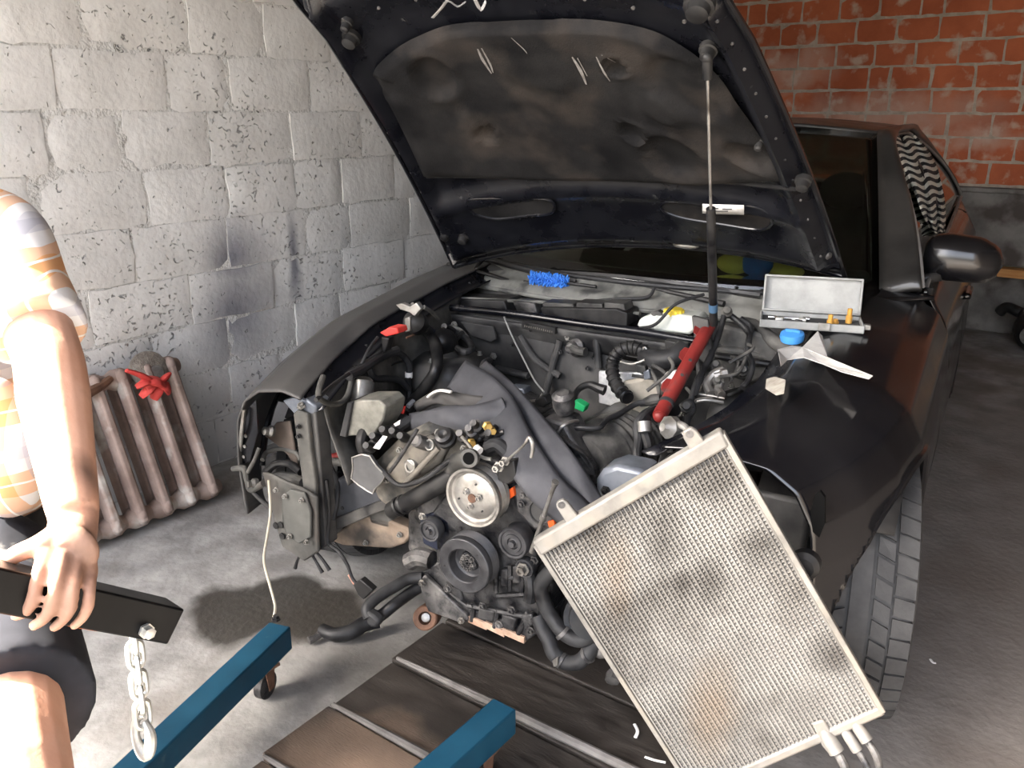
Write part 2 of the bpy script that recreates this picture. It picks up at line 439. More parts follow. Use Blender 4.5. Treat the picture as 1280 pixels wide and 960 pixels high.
def brick_mesh(ln, hz):
    me = block_mesh('brick', ln, hz, brick, depth=0.02, jit=0.003, nx=4, nz=2, sag=0.003)
    me.transform(Matrix.Rotation(math.radians(-90), 4, 'Z')); return me
BR = [brick_mesh(0.25, 0.137) for k in range(6)] ; BRH = [brick_mesh(0.125, 0.137) for k in range(3)]
zc = 0.985
r = 0
while zc + 0.15 < ZC:
    x = XL + 0.13 * (r % 2) + random.uniform(-0.02, 0.02)
    if r % 2:
        o = bpy.data.objects.new('brick', random.choice(BRH)); COL.objects.link(o); o.parent = wb
        o.location = (XL + 0.06, YB, zc + 0.07); x = XL + 0.135
    while x + 0.25 < XR:
        half = random.random() < 0.1
        o = bpy.data.objects.new('brick', random.choice(BRH if half else BR)); COL.objects.link(o); o.parent = wb
        o.location = (x + (0.0625 if half else 0.125), YB + random.uniform(-0.003, 0.003), zc + 0.07 + random.uniform(-0.003, 0.003))
        o.rotation_euler = (0, math.radians(random.uniform(-0.6, 0.6)), 0)
        x += (0.125 if half else 0.25) + random.uniform(0.013, 0.021)
    zc += 0.155; r += 1
    if r > 12: break
plinth = mat('grey_plinth', (0.12, 0.115, 0.108), (0.2, 0.19, 0.178), rough=0.9, scale=7, bump=0.5, bscale=30, c3=(0.07, 0.06, 0.055), s3=4)
pb = MB(); pb.box(((XL + XR) / 2, YB - 0.03, 0.72), (XR - XL, 0.08, 0.5)).box(((XL + XR) / 2, YB - 0.045, 0.955), (XR - XL, 0.11, 0.03)).box(((XL + XR) / 2, YB - 0.01, 0.2), (XR - XL, 0.04, 0.4))
tr = pb.build('trim_1', plinth, smooth=0, bevel=0.006); tr['kind'] = 'structure'
wood = mat('orange_wood', (0.42, 0.19, 0.06), (0.52, 0.27, 0.1), rough=0.7, scale=6, stretch=(1, 8, 8))
t2 = MB().box((0.2, YB - 0.09, 0.43), (3.0, 0.12, 0.055)).build('trim_2', wood, smooth=0, bevel=0.004); t2['kind'] = 'structure'
# ---- right wall and ceiling close the garage
plain = mat('sooty_boards', (0.07, 0.06, 0.052), (0.12, 0.1, 0.085), rough=0.95, scale=4, bump=0.4)
wr = MB().box((XR + 0.1, (Y0 + YB) / 2, ZC / 2), (0.2, YB - Y0 + 0.2, ZC)).build('wall_right', plain, smooth=0); wr['kind'] = 'structure'
ce = MB().box(((XL + XR) / 2, (Y0 + 0.1 + YB) / 2 + 0.1, ZC + 0.08), (XR - XL + 0.8, YB - Y0 - 0.1 + 0.2, 0.16)).build('ceiling', plain, smooth=0); ce['kind'] = 'structure'

# ---- boards over the inspection pit, with steel strips in the joints
bd = mat('oily_boards', (0.018, 0.015, 0.013), (0.042, 0.036, 0.031), rough=0.42, r2=0.75, scale=5, stretch=(2, 9, 9), bump=0.3, bscale=30)
brownm = position_mask(bd, [(-1.12, 1.02, 0, 0.33, 0.24, 0.5, 0.85)], 0.12, 6)
blend_in(bd, brownm, (0.30, 0.21, 0.15), 0.85)  # lighter brown patch across the near boards
pit = empty('pit_cover', (-1.0, 1.4, 0), 'dark oily boards covering the inspection pit below the engine', 'pit cover')
PO = Vector((-1.0, 1.4, 0))
ys = [0.5, 0.722, 0.944, 1.161, 1.382, 1.607, 1.83, 2.06]
for a, b_ in zip(ys[:-1], ys[1:]):
    x0 = -1.415 + random.uniform(-0.012, 0.012)
    mb = MB().box(((x0 - 0.62) / 2 - PO.x, (a + b_) / 2 - PO.y, 0.008), (-0.62 - x0, b_ - a - 0.012, 0.028), Matrix.Rotation(math.radians(random.uniform(-.4, .4)), 3, 'Y').to_euler())
    mb.build('plank', bd, pit, smooth=0, bevel=0.004)
stripm = mat('dusty_steel_strip', (0.07, 0.065, 0.06), (0.17, 0.16, 0.15), rough=0.6, scale=8)
for yy, xa, xb in ((0.944, -1.405, -0.75), (1.161, -1.41, -0.64), (1.395, -1.41, -0.64)):
    MB().tube([(xa - PO.x, yy - PO.y, 0.026), ((xa + xb) / 2 - PO.x, yy + 0.005 - PO.y, 0.03), (xb - PO.x, yy + 0.015 - PO.y, 0.026)], [0.006, 0.012, 0.012], n=8).build('steel_strip', stripm, pit)
# ------------------------------------------------------------------ the car (local frame: x to its left side, y to its tail, z up)
car = empty('car', CO, 'black car with its bonnet raised and its front end stripped to the engine', 'car', CA)
V = Vector
def W(ly): return interp([-0.75, -0.6, -0.4, -0.15, 0.3, 1.0, 2.6, 3.2, 3.7], [0.79, 0.85, 0.9, 0.93, 0.925, 0.93, 0.935, 0.88, 0.78], ly)
def ZT(ly): return interp([-0.75, -0.55, -0.2, 0.24, 0.7, 1.4, 2.6, 3.2, 3.7], [0.67, 0.73, 0.82, 0.885, 0.925, 0.95, 0.985, 1.0, 0.98], ly)
AX, AZ, AR_ = -0.15, 0.335, 0.355
def Wf(ly, sg): return W(ly) if sg < 0 else interp([-0.56, -0.5, -0.42, -0.3, -0.15, 0.3], [0.765, 0.80, 0.85, 0.895, 0.925, 0.925], ly)
def Zf(ly, sg): return ZT(ly) if sg < 0 else interp([-0.56, -0.4, -0.2, 0.24, 0.7], [0.765, 0.80, 0.84, 0.89, 0.925], ly)
def fender_pt(ly, s, sg):
    w_, zt = Wf(ly, sg), Zf(ly, sg)
    io = 0.265 if sg < 0 else 0.335
    xs = [w_ - io, w_ - io * .75, w_ - 0.11, w_ - 0.05, w_ - 0.015, w_ - 0.002, w_, w_ - 0.01, w_ - 0.05]
    zs = [zt - 0.012, zt, zt - 0.015, zt - 0.055, zt - 0.12, zt - 0.22, 0.46, 0.32, 0.19]
    ss = [0, 0.12, 0.27, 0.39, 0.5, 0.63, 0.78, 0.9, 1.0]
    return V((sg * interp(ss, xs, s), ly, interp(ss, zs, s)))
def door_pt(ly, s, sg):
    w_, zt = W(ly), ZT(ly)
    xs = [w_ - 0.13, w_ - 0.085, w_ - 0.03, w_ - 0.004, w_ - 0.012, w_, w_ - 0.01, w_ - 0.06]
    zs = [zt - 0.0, zt - 0.012, zt - 0.1, zt - 0.22, zt - 0.3, 0.45, 0.31, 0.17]
    ss = [0, 0.08, 0.25, 0.42, 0.52, 0.75, 0.88, 1]
    return V((sg * interp(ss, xs, s), ly, interp(ss, zs, s)))
def side_panel(name, l0, l1, sg, fn, material, arch=None, nu=96, nv=72, solid=0.006, label=None):
    pts = {}; inside = {}
    for j in range(nv):
        for i in range(nu):
            p = fn(lerp(l0, l1, i / (nu - 1)), j / (nv - 1), sg)
            inside[i, j] = False
            if arch:
                dy, dz = p.y - arch[0], p.z - arch[1]; d = math.hypot(dy, dz)
                if d < arch[2] and p.z < arch[1] + arch[2] or (abs(dy) < arch[2] and p.z < arch[1]):
                    inside[i, j] = True
                    if p.z < arch[1]: dz = 0.0; 
                    d = max(math.hypot(dy, dz), 1e-4)
                    if p.z < arch[1]: p = V((p.x, arch[0] + math.copysign(arch[2], dy), p.z))
                    else: p = V((p.x, arch[0] + dy / d * arch[2], arch[1] + dz / d * arch[2]))
            pts[i, j] = p
    mb = MB()
    for j in range(nv):
        for i in range(nu): mb.v.append(tuple(pts[i, j]))
    for j in range(nv - 1):
        for i in range(nu - 1):
            q = [(i, j), (i + 1, j), (i + 1, j + 1), (i, j + 1)]
            if all(inside[k] for k in q): continue
            if arch and arch[0] < 0 and all(pts[k].y < arch[0] - arch[2] + .03 and pts[k].z < (.41 if sg > 0 else .3) for k in q): continue
            mb.f.append(tuple(b * nu + a for a, b in q))
    return mb.build(name, material, car, smooth=50, solid=solid, label=label, fixn=False, offset=-1 if sg > 0 else 1)
fL = side_panel('front_fender', -0.56, 0.62, 1, fender_pt, M['paint'], (AX, AZ, AR_), label='glossy black front fender beside the leaning cooler')
fR = side_panel('front_fender', -0.6, 0.62, -1, fender_pt, M['paint_dust'], (AX, AZ, AR_), label='dust covered front fender beside the block wall')
for sg, ob, l0 in ((1, fL, -0.56), (-1, fR, -0.6)):
    mb = MB(); mb.tube([V((sg * (Wf(AX + AR_ * math.cos(t), sg) - 0.006), AX + AR_ * math.cos(t), AZ + AR_ * math.sin(t))) for t in np.linspace(-0.1, math.pi - 0.22, 25)], 0.0115, n=8, sub=1)
    mb.build('arch_lip', M['paint'], ob)
    # wheel house liner
    def liner(u, v, sg=sg):
        t = 0.3 + u * (math.pi - 1.1); r = AR_ + 0.0
        return V((sg * lerp(0.9, 0.6, v), AX + r * math.cos(t), AZ + r * math.sin(t)))
    MB().grid(liner, 28, 4).build('wheel_liner', M['black_plastic'], ob, solid=0.004)
    # bolt flange along the bonnet gap
    io = 0.265 if sg < 0 else 0.335
    fl_pts = [V((sg * (Wf(l, sg) - io - 0.02), l, Zf(l, sg) - 0.03)) for l in np.linspace(l0 + 0.04, 0.55, 12)]
    mb = MB()
    mb.grid(lambda u, v: V((sg * (Wf(lerp(l0 + .02, .58, u), sg) - lerp(io - .003, io + .065, v)), lerp(l0 + .02, .58, u), Zf(lerp(l0 + .02, .58, u), sg) - 0.012 - 0.035 * math.sin(v * 2.2))), 24, 5)
    mb.build('bolt_flange', M['hood_in'], ob, solid=0.004)
    for p in fl_pts[::3]: MB().lathe(p + V((0, 0, -0.010)), (0, 0, 1), [(0, 0.008), (0.003, 0.008), (0.003, 0.005), (0.008, 0.005)], 8).build('fender_bolt', M['cast'], ob)

for sg in (1, -1):
    d1 = side_panel('front_door', 0.628, 1.78, sg, door_pt, M['paint'], nu=24, nv=22)
    MB().box((sg * 0.935, 1.55, 0.77), (0.03, 0.19, 0.026)).build('door_handle', M['paint'], d1, bevel=0.01)
    d2 = side_panel('rear_door', 1.788, 2.62, sg, door_pt, M['paint'], (2.66, 0.33, 0.36), nu=24, nv=22)
    MB().box((sg * 0.94, 2.4, 0.79), (0.03, 0.19, 0.026)).build('door_handle', M['paint'], d2, bevel=0.01)
    side_panel('rear_fender', 2.628, 3.7, sg, door_pt, M['paint'], (2.66, 0.33, 0.36), nu=30, nv=24)
    MB().grid(lambda u, v: V((sg * (0.9 - 0.06 * v - 0.02), lerp(0.25, 2.3, u), 0.19 - 0.06 * v)), 12, 4).build('sill', M['black_plastic'], car, solid=0.01)

# ---- greenhouse
def ws_pt(u, v):      # u -1..1 across, v 0 cowl .. 1 roof
    a = V((0.71 * u, 0.43 + 0.17 * u * u, 0.905)); b = V((0.545 * u, 1.27 + 0.11 * u * u, 1.40 - 0.03 * u * u))
    p = lerp(a, b, v); p.z += 0.035 * math.sin(v * math.pi); p.y -= 0.02 * math.sin(v * math.pi)
    return p
MB().grid(lambda u, v: ws_pt(2 * u - 1, v), 25, 15).build('windshield', M['glass'], car, smooth=60, solid=0.005)
def dlo_z(ly): return interp([0.6, 0.8, 1.05, 1.3, 1.6, 2.1, 2.5, 2.8, 3.1, 3.2], [0.925, 1.07, 1.22, 1.315, 1.36, 1.36, 1.29, 1.2, 1.07, 1.0], ly)
def dlo_x(z): return 0.815 - (z - 0.93) * 0.56 + 0.03 * math.sin(max(0, min(1, (z - .93) / .43)) * math.pi)
def belt(ly): return ZT(ly) - 0.0
roofm = mat('dusty_roof', (0.014, 0.014, 0.014), (0.05, 0.047, 0.043), rough=0.32, r2=0.5, scale=3, coat=0.35)
def roof_edge(ly): return V((interp([1.27, 1.38, 1.7, 2.2, 2.7, 3.2, 3.6], [0.5, 0.545, 0.585, 0.585, 0.565, 0.56, 0.58], ly), ly, interp([1.27, 1.4, 1.7, 2.2, 2.7, 3.2, 3.6], [1.375, 1.375, 1.388, 1.388, 1.31, 1.15, 1.02], ly)))
def roof_pt(u, v):
    uu = 2 * u - 1; ly = lerp(1.27, 2.65, v); e = roof_edge(lerp(1.38, 2.65, v))
    y = lerp(1.27 + 0.11 * uu * uu, 2.65, v)
    return V((e.x * uu, y, e.z + 0.04 * (1 - uu ** 2)))
MB().grid(roof_pt, 21, 16).build('roof', roofm, car, smooth=60, solid=0.01, offset=-1)
MB().grid(lambda u, v: (lambda e, uu: V((e.x * uu, e.y, e.z + 0.04 * (1 - uu * uu))))(roof_edge(lerp(2.66, 3.55, v)), 2 * u - 1), 17, 8).build('rear_window', M['glass'], car, smooth=60, solid=0.005)
MB().grid(lambda u, v: V(((2 * u - 1) * 0.68, lerp(3.5, 3.85, v), 1.03 - 0.03 * v - 0.05 * (2 * u - 1) ** 2 - (0.25 * max(0, v - 0.8)))), 15, 6).build('trunk_lid', M['paint'], car, smooth=60, solid=0.008)
MB().grid(lambda u, v: V(((2 * u - 1) * (0.8 - 0.1 * abs(v - .5)), 3.75 + 0.12 * (1 - (2 * u - 1) ** 2), lerp(0.98, 0.25, v))), 15, 8).build('tail', M['paint'], car, smooth=60, solid=0.008)
for sg in (1, -1):
    # painted A pillar: between the windshield edge and the side window, then roof rail
    def dl(t):
        ly = lerp(0.6, 3.2, t); z = dlo_z(ly); return V((sg * (dlo_x(z) + 0.006), ly, z + 0.012))
    def top(t):
        ly = lerp(0.6, 3.2, t)
        if ly < 1.38:
            q = ws_pt(sg * 1.0, (ly - 0.6) / 0.78); return q
        e = roof_edge(ly); return V((sg * e.x, ly, e.z))
    def pil(u, v):
        a, b = dl(u), top(u); p = lerp(a, b, v); p += V((sg * 0.02, 0, 0.012)) * math.sin(v * math.pi); return p
    MB().grid(pil, 50, 6).build('roof_pillar', roofm, car, smooth=60, solid=0.02, offset=0)
    # front lower corner between pillar foot, fender and cowl
    MB().grid(lambda u, v: lerp(V((sg * lerp(0.66, 0.86, u), lerp(0.42, 0.60, u ** .6), 0.895 + 0.02 * u)), V((sg * lerp(0.72, 0.85, u), 0.66, 0.93)), v), 8, 5).build('pillar_foot', M['paint'], car, smooth=60, solid=0.012)
    gl = MB().grid(lambda u, v: (lambda ly: V((sg * dlo_x(lerp(belt(ly) - .02, dlo_z(ly), v)), ly, lerp(belt(ly) - .02, max(dlo_z(ly), belt(ly) - .015), v))))(lerp(0.6, 3.2, u)), 40, 9).build('side_window', M['glass'], car, smooth=60, solid=0.004)
    fr = MB()
    fr.tube([V((sg * (dlo_x(dlo_z(l)) + 0.012), l, dlo_z(l) + 0.004)) for l in np.linspace(0.62, 3.18, 40)], 0.007, n=6, sub=1)
    fr.tube([V((sg * (dlo_x(belt(l)) + 0.012), l, belt(l) + 0.004)) for l in np.linspace(0.62, 3.18, 30)], 0.007, n=6, sub=1)
    fr.build('window_trim', M['seal'], gl)
    MB().grid(lambda u, v: (lambda z: V((sg * (dlo_x(z) + 0.004), lerp(1.72, 1.84, u) + (z - .95) * .12, z)))(lerp(0.95, 1.355, v)), 3, 9).build('door_pillar', M['black_plastic'], car, solid=0.008)
# mirrors
for sg in (1, -1):
    mb = MB()
    def mir(u, v):
        t = 2 * math.pi * u; x = lerp(0.80, 1.03, v)
        k = (1 - abs(2 * v - 1) ** 4) ** 0.5 if 0 < v < 1 else 0
        sc = interp([0, .08, .3, .7, .92, 1], [.5, .85, 1, .93, .62, .1], v)
        return V((sg * x, 0.88 + 0.03 * v + 0.085 * sc * math.cos(t), 1.005 - 0.015 * v + 0.078 * sc * (abs(math.sin(t)) ** .7) * math.copysign(1, math.sin(t))))
    mb.grid(mir, 22, 16, closed_u=True)
    n = 22; mb.f.append(tuple(range(n))[::-1]); mb.f.append(tuple(range(15 * n, 16 * n)))
    mo = mb.build('door_mirror', M['paint'], car, smooth=60)
    MB().grid(lambda u, v: V((sg * lerp(0.74, 0.86, u), lerp(0.80, 0.93, v) + .02 * u, lerp(0.915, 0.945, u))), 4, 4).build('mirror_foot', M['black_plastic'], mo, solid=0.03)
    MB().grid(lambda u, v: V((sg * lerp(0.815, 1.015, u), 0.9 + 0.02 * u + 0.085 * math.cos(lerp(-2.6, -.2, v)) * interp([0, .1, .9, 1], [.8, 1, .8, .5], u), 1.0 - 0.015 * u + 0.082 * interp([0, .1, .9, 1], [.8, 1, .8, .5], u) * math.sin(lerp(-2.6, -.2, v)))), 8, 8).build('mirror_trim', M['dusty_plastic'], mo, solid=0.003)
# interior
MB().grid(lambda u, v: V(((2 * u - 1) * 0.7, lerp(0.5, 0.95, v), 0.88 + 0.05 * math.sin(v * 2.4) - 0.25 * max(0, v - 0.8))), 14, 10).build('dashboard', M['interior'], car, solid=0.02)
for sx in (-0.36, 0.36):
    mb = MB()
    mb.grid(lambda u, v: V((sx + 0.24 * math.cos(2 * math.pi * u), 1.75 + 0.28 * v + 0.07 * math.sin(2 * math.pi * u), lerp(0.4, 1.02, v))), 16, 6, closed_u=True)
    mb.ball((sx, 2.06, 1.1), (0.12, 0.05, 0.085)); mb.box((sx, 1.5, 0.42), (0.48, 0.5, 0.16))
    mb.build('front_seat', M['interior'], car)
MB().box((0, 1.9, 0.2), (1.6, 3.2, 0.04)).build('floor_pan', M['black_plastic'], car)
MB().torus if False else None

# wheels
tr_prof = [(-0.112, 0.215), (-0.118, 0.26), (-0.117, 0.295), (-0.104, 0.318), (-0.08, 0.327), (0, 0.331), (0.08, 0.327), (0.104, 0.318), (0.117, 0.295), (0.118, 0.26), (0.112, 0.215)]
def make_wheel(c, steer, sg):
    A = V((math.cos(steer), math.sin(steer), 0)); c = V(c); u, v, a = frame(A)
    mb = MB().lathe(c, A, tr_prof, 64, cap=False)
    t = mb.build('tire', M['tire'], car, smooth=40, fixn=True)
    tread = MB()
    def blockq(x0, x1, t0, t1, skew=0.0, r0=0.3285, r1=0.3375):
        def P(x, th, r):
            rr = r - 0.012 * max(0, (abs(x) - 0.05) / 0.06) ** 2
            return c + a * x + (u * math.cos(th) + v * math.sin(th)) * rr
        q = [(x0, t0), (x1, t0 + skew), (x1, t1 + skew), (x0, t1)]
        vs = [P(x, th, r0 - 0.012) for x, th in q] + [P(x, th, r1) for x, th in q]
        tread.add(vs, [(0, 1, 2, 3), (4, 7, 6, 5), (0, 4, 5, 1), (1, 5, 6, 2), (2, 6, 7, 3), (3, 7, 4, 0)])
    N = 46
    for k in range(N):
        th = 2 * math.pi * k / N; d = 2 * math.pi / N
        g = 0.012
        blockq(0.068, 0.110, th + g, th + d - g * .5, 0.02)
        blockq(-0.110, -0.068, th + g, th + d - g * .5, -0.02)
        blockq(0.028, 0.062, th + g + .03, th + d - g + .03, 0.045)
        blockq(-0.062, -0.028, th + g + .03, th + d - g + .03, -0.045)
        blockq(-0.02, 0.02, th, th + d, 0)
    tread.build('tread', M['tire'], t, smooth=0, kind='stuff')
    rim = MB().lathe(c, A * sg, [(-0.1, 0.215), (-0.02, 0.2), (0.06, 0.2), (0.1, 0.215), (0.108, 0.222), (0.1, 0.205), (0.05, 0.19)], 40, cap=False)
    for k in range(10):
        th = 2 * math.pi * k / 10; d_ = u * math.cos(th) + v * math.sin(th); e_ = a.cross(d_)
        rim.prism([c + a * sg * 0.07 + d_ * 0.05 + e_ * 0.016, c + a * sg * 0.07 + d_ * 0.05 - e_ * 0.016, c + a * sg * 0.085 + d_ * 0.205 - e_ * 0.022, c + a * sg * 0.085 + d_ * 0.205 + e_ * 0.022], a * sg * -0.025)
    rim.lathe(c, A * sg, [(0.0, 0.07), (0.07, 0.07), (0.078, 0.05)], 20)
    rim.build('rim', M['alu'], t)
    MB().lathe(c - A * sg * 0.02, A * sg, [(0, 0.15), (0.025, 0.15)], 32).build('brake_disc', M['rust'], t)
make_wheel((0.805, -0.13, 0.331), math.radians(9), 1)
make_wheel((-0.79, -0.13, 0.331), math.radians(9), -1)
make_wheel((0.81, 2.66, 0.331), 0, 1)
make_wheel((-0.81, 2.66, 0.331), 0, -1)

# ---- raised bonnet
HAR, HAL, HBR, HBL = KY(568, 332, 0.33), KY(1056, 344, 0.33), KY(380, 0, -0.47), KY(918, 0, -0.47)
HN = ((HBR + HBL) / 2 - (HAR + HAL) / 2).cross(HAL - HAR).normalized()
if HN.y < 0: HN = -HN
def hood_pt(u, v, off=0.0):
    t = (u + 1) / 2
    q = 1 - u * u
    ve = v + 0.035 * q * (1 - v) + 0.05 * q * v
    p = lerp(lerp(HAR, HAL, t), lerp(HBR, HBL, t), ve)
    n = HN
    crown = 0.075 * (1 - abs(u) ** 2.3) + 0.03 * math.sin(min(max(v, 0), 1) * math.pi) - 0.035 * max(0, v - 0.9) / 0.2
    return p + n * (crown + off)
def hood_uv(x, y, off=0.0):
    u, v = 0.0, 0.5
    def pr(u, v):
        q = car2w(hood_pt(u, v, off)) - CAM; d = q.dot(FW); return np.array([640 + F_PX * q.dot(RT) / d, 480 - F_PX * q.dot(UP) / d])
    for k in range(25):
        e = pr(u, v) - np.array([x, y]); h = 1e-4
        J = np.array([(pr(u + h, v) - pr(u - h, v)) / (2 * h), (pr(u, v + h) - pr(u, v - h)) / (2 * h)]).T
        du = np.linalg.solve(J, -e); u += float(np.clip(du[0], -.4, .4)); v += float(np.clip(du[1], -.4, .4))
    return u, v
VM = 1.06
hood = MB().grid(lambda u, v: hood_pt(2 * u - 1, v * VM), 41, 33).build('hood', M['paint'], car, smooth=60, label='raised black bonnet seen from its sooty inside')
def sm(a, b, x):
    t = max(0, min(1, (x - a) / (b - a))); return t * t * (3 - 2 * t)
def inner_off(u, v):
    e = min(1 - abs(u), v * 0.9, (VM - v) * 0.9)
    d = -0.006 - 0.036 * sm(0.02, 0.075, e)
    d += 0.012 * sm(0.09, 0.12, 1 - abs(u)) * sm(0.0, .05, 0.93 - abs(u)) * 0
    # stiffening rib just inside the rim and across the rear
    d -= 0.014 * math.exp(-((1 - abs(u) - 0.085) / 0.03) ** 2) * sm(0.02, 0.1, v)
    d -= 0.016 * math.exp(-((v - 0.27) / 0.022) ** 2) * sm(0.05, 0.12, 1 - abs(u))
    d -= 0.012 * math.exp(-((v - 0.055) / 0.025) ** 2)
    d += 0.016 * sm(0.30, 0.33, v) * sm(0.1, 0.14, 1 - abs(u))
    return d
MB().grid(lambda u, v: hood_pt(2 * u - 1, 0.004 + v * (VM - 0.008), inner_off(2 * u - 1, 0.004 + v * (VM - .008))), 81, 61).build('inner_panel', M['hood_in'], hood, smooth=60)
rim_e = [hood_pt(-1, v * VM) for v in np.linspace(0, 1, 20)] + [hood_pt(u, VM) for u in np.linspace(-1, 1, 16)[1:]] + [hood_pt(1, v * VM) for v in np.linspace(1, 0, 20)[1:]]
MB().tube([p - HN * 0.004 for p in rim_e], 0.008, n=8, sub=1).build('hemmed_edge', M['paint'], hood)
MB().tube([hood_pt(u, 0.0, -0.004) for u in np.linspace(-1, 1, 30)], 0.009, n=8, sub=1).build('rear_hem', M['hood_in'], hood)
# insulation pad: outline read from the photograph, laid onto the bonnet's own surface
pad_px = [(529, 221), (505, 170), (484, 130), (468, 103), (467, 90), (478, 76), (500, 58), (528, 44), (560, 33), (620, 26), (690, 24), (760, 28), (815, 40), (856, 60), (888, 85), (912, 115), (935, 150), (960, 188), (984, 222), (970, 228), (900, 229), (800, 226), (700, 224), (600, 223)]
pad_uv = [hood_uv(x, y, -0.04) for x, y in pad_px]
def dense(poly, n=4):
    P = smooth_path([V((a, b, 0)) for a, b in poly + [poly[0]]], n); return [(p.x, p.y) for p in P[:-1]]
dents = [(545, 92, 26, .02), (770, 80, 12, .02), (610, 163, 12, .018), (792, 160, 14, .02), (842, 192, 32, .022), (936, 192, 20, .02), (590, 145, 14, -.008), (660, 55, 60, -.006), (860, 105, 40, .012), (830, 130, 24, -.012), (480, 110, 16, .01)]
dents_uv = [(hood_uv(x, y, -.05), r / 500.0 * 2, a) for x, y, r, a in dents]
def pad_fn(x, y, t):
    d = -0.042 - 0.022 * sm(1.0, 0.93, t) if t < 1 else -0.036
    for (du, dv), r, a in dents_uv:
        rr = math.hypot(x - du, (y - dv) * 1.6) / r
        d += a * sm(1.05, 0.75, rr) - 0.25 * abs(a) * math.exp(-((rr - 1.15) / 0.18) ** 2)
    d -= 0.004 * math.sin(x * 9 + 1) * math.sin(y * 11)
    return hood_pt(x, y, d)
MB().rings(dense(pad_uv, 6), pad_fn, [1.0, 0.985, 0.965, 0.94, 0.9] + list(np.linspace(0.86, 0.03, 26))).build('insulation_pad', M['pad'], hood, smooth=70)
MB().tube([hood_pt(u, v, -0.05) for u, v in dense([hood_uv(x, y, -.05) for x, y in [(533, 221), (640, 222), (760, 224), (900, 227), (980, 225)]], 5)[:-6]], 0.006, n=6, sub=1).build('pad_seam', M['pad'], hood)
# the two long openings near the hinges
for pts in ([(583, 252), (590, 247), (620, 246), (660, 246), (686, 248), (694, 256), (688, 265), (660, 268), (625, 272), (600, 268), (588, 261)], [(826, 256), (834, 250), (870, 251), (920, 253), (950, 258), (965, 270), (962, 281), (945, 285), (905, 279), (860, 272), (834, 264)]):
    uv = dense([hood_uv(x, y, -.045) for x, y in pts], 4)
    MB().rings(uv, lambda x, y, t: hood_pt(x, y, -0.05 if t > .9 else -0.047), [1.0, 0.93, 0.5, .05]).build('panel_opening', M['pad'], hood, smooth=30)
    MB().tube([hood_pt(x, y, -0.05) for x, y in uv], 0.005, n=8, sub=1, closed=True).build('opening_rim', M['hood_in'], hood)
u0, v0 = hood_uv(905, 261, -0.055)
MB().grid(lambda a, b: hood_pt(*hood_uv(lerp(878, 930, a), lerp(255, 267, b) + 1.5 * a, -.062), -0.062), 5, 3).build('sticker', mat('pale_sticker', (0.5, 0.49, 0.47), (0.68, 0.67, 0.65), rough=0.5, scale=60), hood, solid=0.001)
for k_, (xa, xb, y_) in enumerate([(884, 898, 260), (903, 915, 261), (884, 910, 263.5)]):
    MB().grid(lambda a, b: hood_pt(*hood_uv(lerp(xa, xb, a), y_ + 1.2 * b, -.0645), -0.0645), 3, 2).build('printed_line', M['interior'], hood)
# rubber stops, plugs, hinge plates, latch, scrapes
for (x, y, r) in [(437, 52, .02), (432, 34, .012), (872, 14, .024), (884, 68, .016), (578, 300, .016), (556, 296, .016), (948, 182, .01), (1003, 232, .016)]:
    u, v = hood_uv(x, y, -0.05); p = hood_pt(u, v, -0.03)
    MB().lathe(p, -HN, [(0, r * 1.3), (0.012, r * 1.25), (0.014, r), (0.03, r * .9), (0.034, r * .5)], 16).build('rubber_stop', M['black_plastic'], hood)
for (x, y) in [(690, 297), (858, 305)]:
    u, v = hood_uv(x, y, -0.01); p = hood_pt(u, v, -0.016)
    MB().ball(p, (0.042, 0.01, 0.01), 16, 8).build('rear_buffer', M['alu'], hood)
hpl = MB()
hx = [KY(x, y, 0.27) for x, y in [(985, 316), (1000, 312), (1030, 322), (1042, 316), (1046, 328), (1018, 330), (1000, 326)]]
hpl.prism(hx, V((0, 0.02, 0.01))); hpl.lathe(KY(1033, 316, 0.27), (0, -1, 0), [(0, .02), (.02, .018), (.03, .01)], 12)
hpl.build('hinge_plate', M['cast'], hood, bevel=0.003)
hpl = MB().prism([KY(x, y, 0.27) for x, y in [(553, 290), (566, 296), (574, 325), (566, 333), (560, 318)]], V((0, 0.02, 0.01))); hpl.build('hinge_plate', M['cast'], hood, bevel=0.003)
# small fixing holes along the rim
for v in np.linspace(0.12, 0.98, 12):
    for sg in (-1, 1): MB().lathe(hood_pt(sg * 0.945, v, -0.036), -HN, [(0, .004), (0.003, .003)], 8).build('rim_clip', M['cast'], hood)
for u in np.linspace(-0.8, 0.8, 9): MB().lathe(hood_pt(u, 0.945, -0.044), -HN, [(0, .0045), (0.003, .004)], 8).build('rim_clip', M['cast'], hood)
# the torn latch fabric hanging at the front edge
SCR = mat('pale_scratch', (0.13, 0.12, 0.11), (0.22, 0.21, 0.2), rough=.8, scale=60)
scr = mat('scraped_bare_metal', (0.35, 0.345, 0.335), (0.5, 0.49, 0.48), rough=0.4, metal=0.3, scale=50)
for pts in ([(541, 22), (552, 10), (560, 1), (572, 8), (581, 3)], [(594, 0), (601, 12), (607, 2)], [(560, 2), (551, -8)]):
    MB().tube([hood_pt(*hood_uv(x, y, -.055), -0.055) for x, y in pts], 0.0045, n=6, sub=3, flat=.4).build('latch_scrape', scr, hood)
for pts, wd in ([[(597, 62), (603, 76), (614, 93)], .004], [[(602, 60), (612, 80), (616, 92)], .003], [[(716, 70), (726, 88), (733, 105)], .005], [[(722, 72), (734, 95)], .003], [[(745, 72), (755, 90), (762, 103)], .003], [[(752, 70), (766, 88)], .003], [[(640, 45), (655, 58), (660, 64)], .003]):
    MB().tube([pad_fn(*hood_uv(x, y, -.066), 0.5) - HN * 0.0012 for x, y in pts], [wd * .5, wd, wd * .4], n=6, sub=3, flat=.25).build('scratch', SCR, hood)
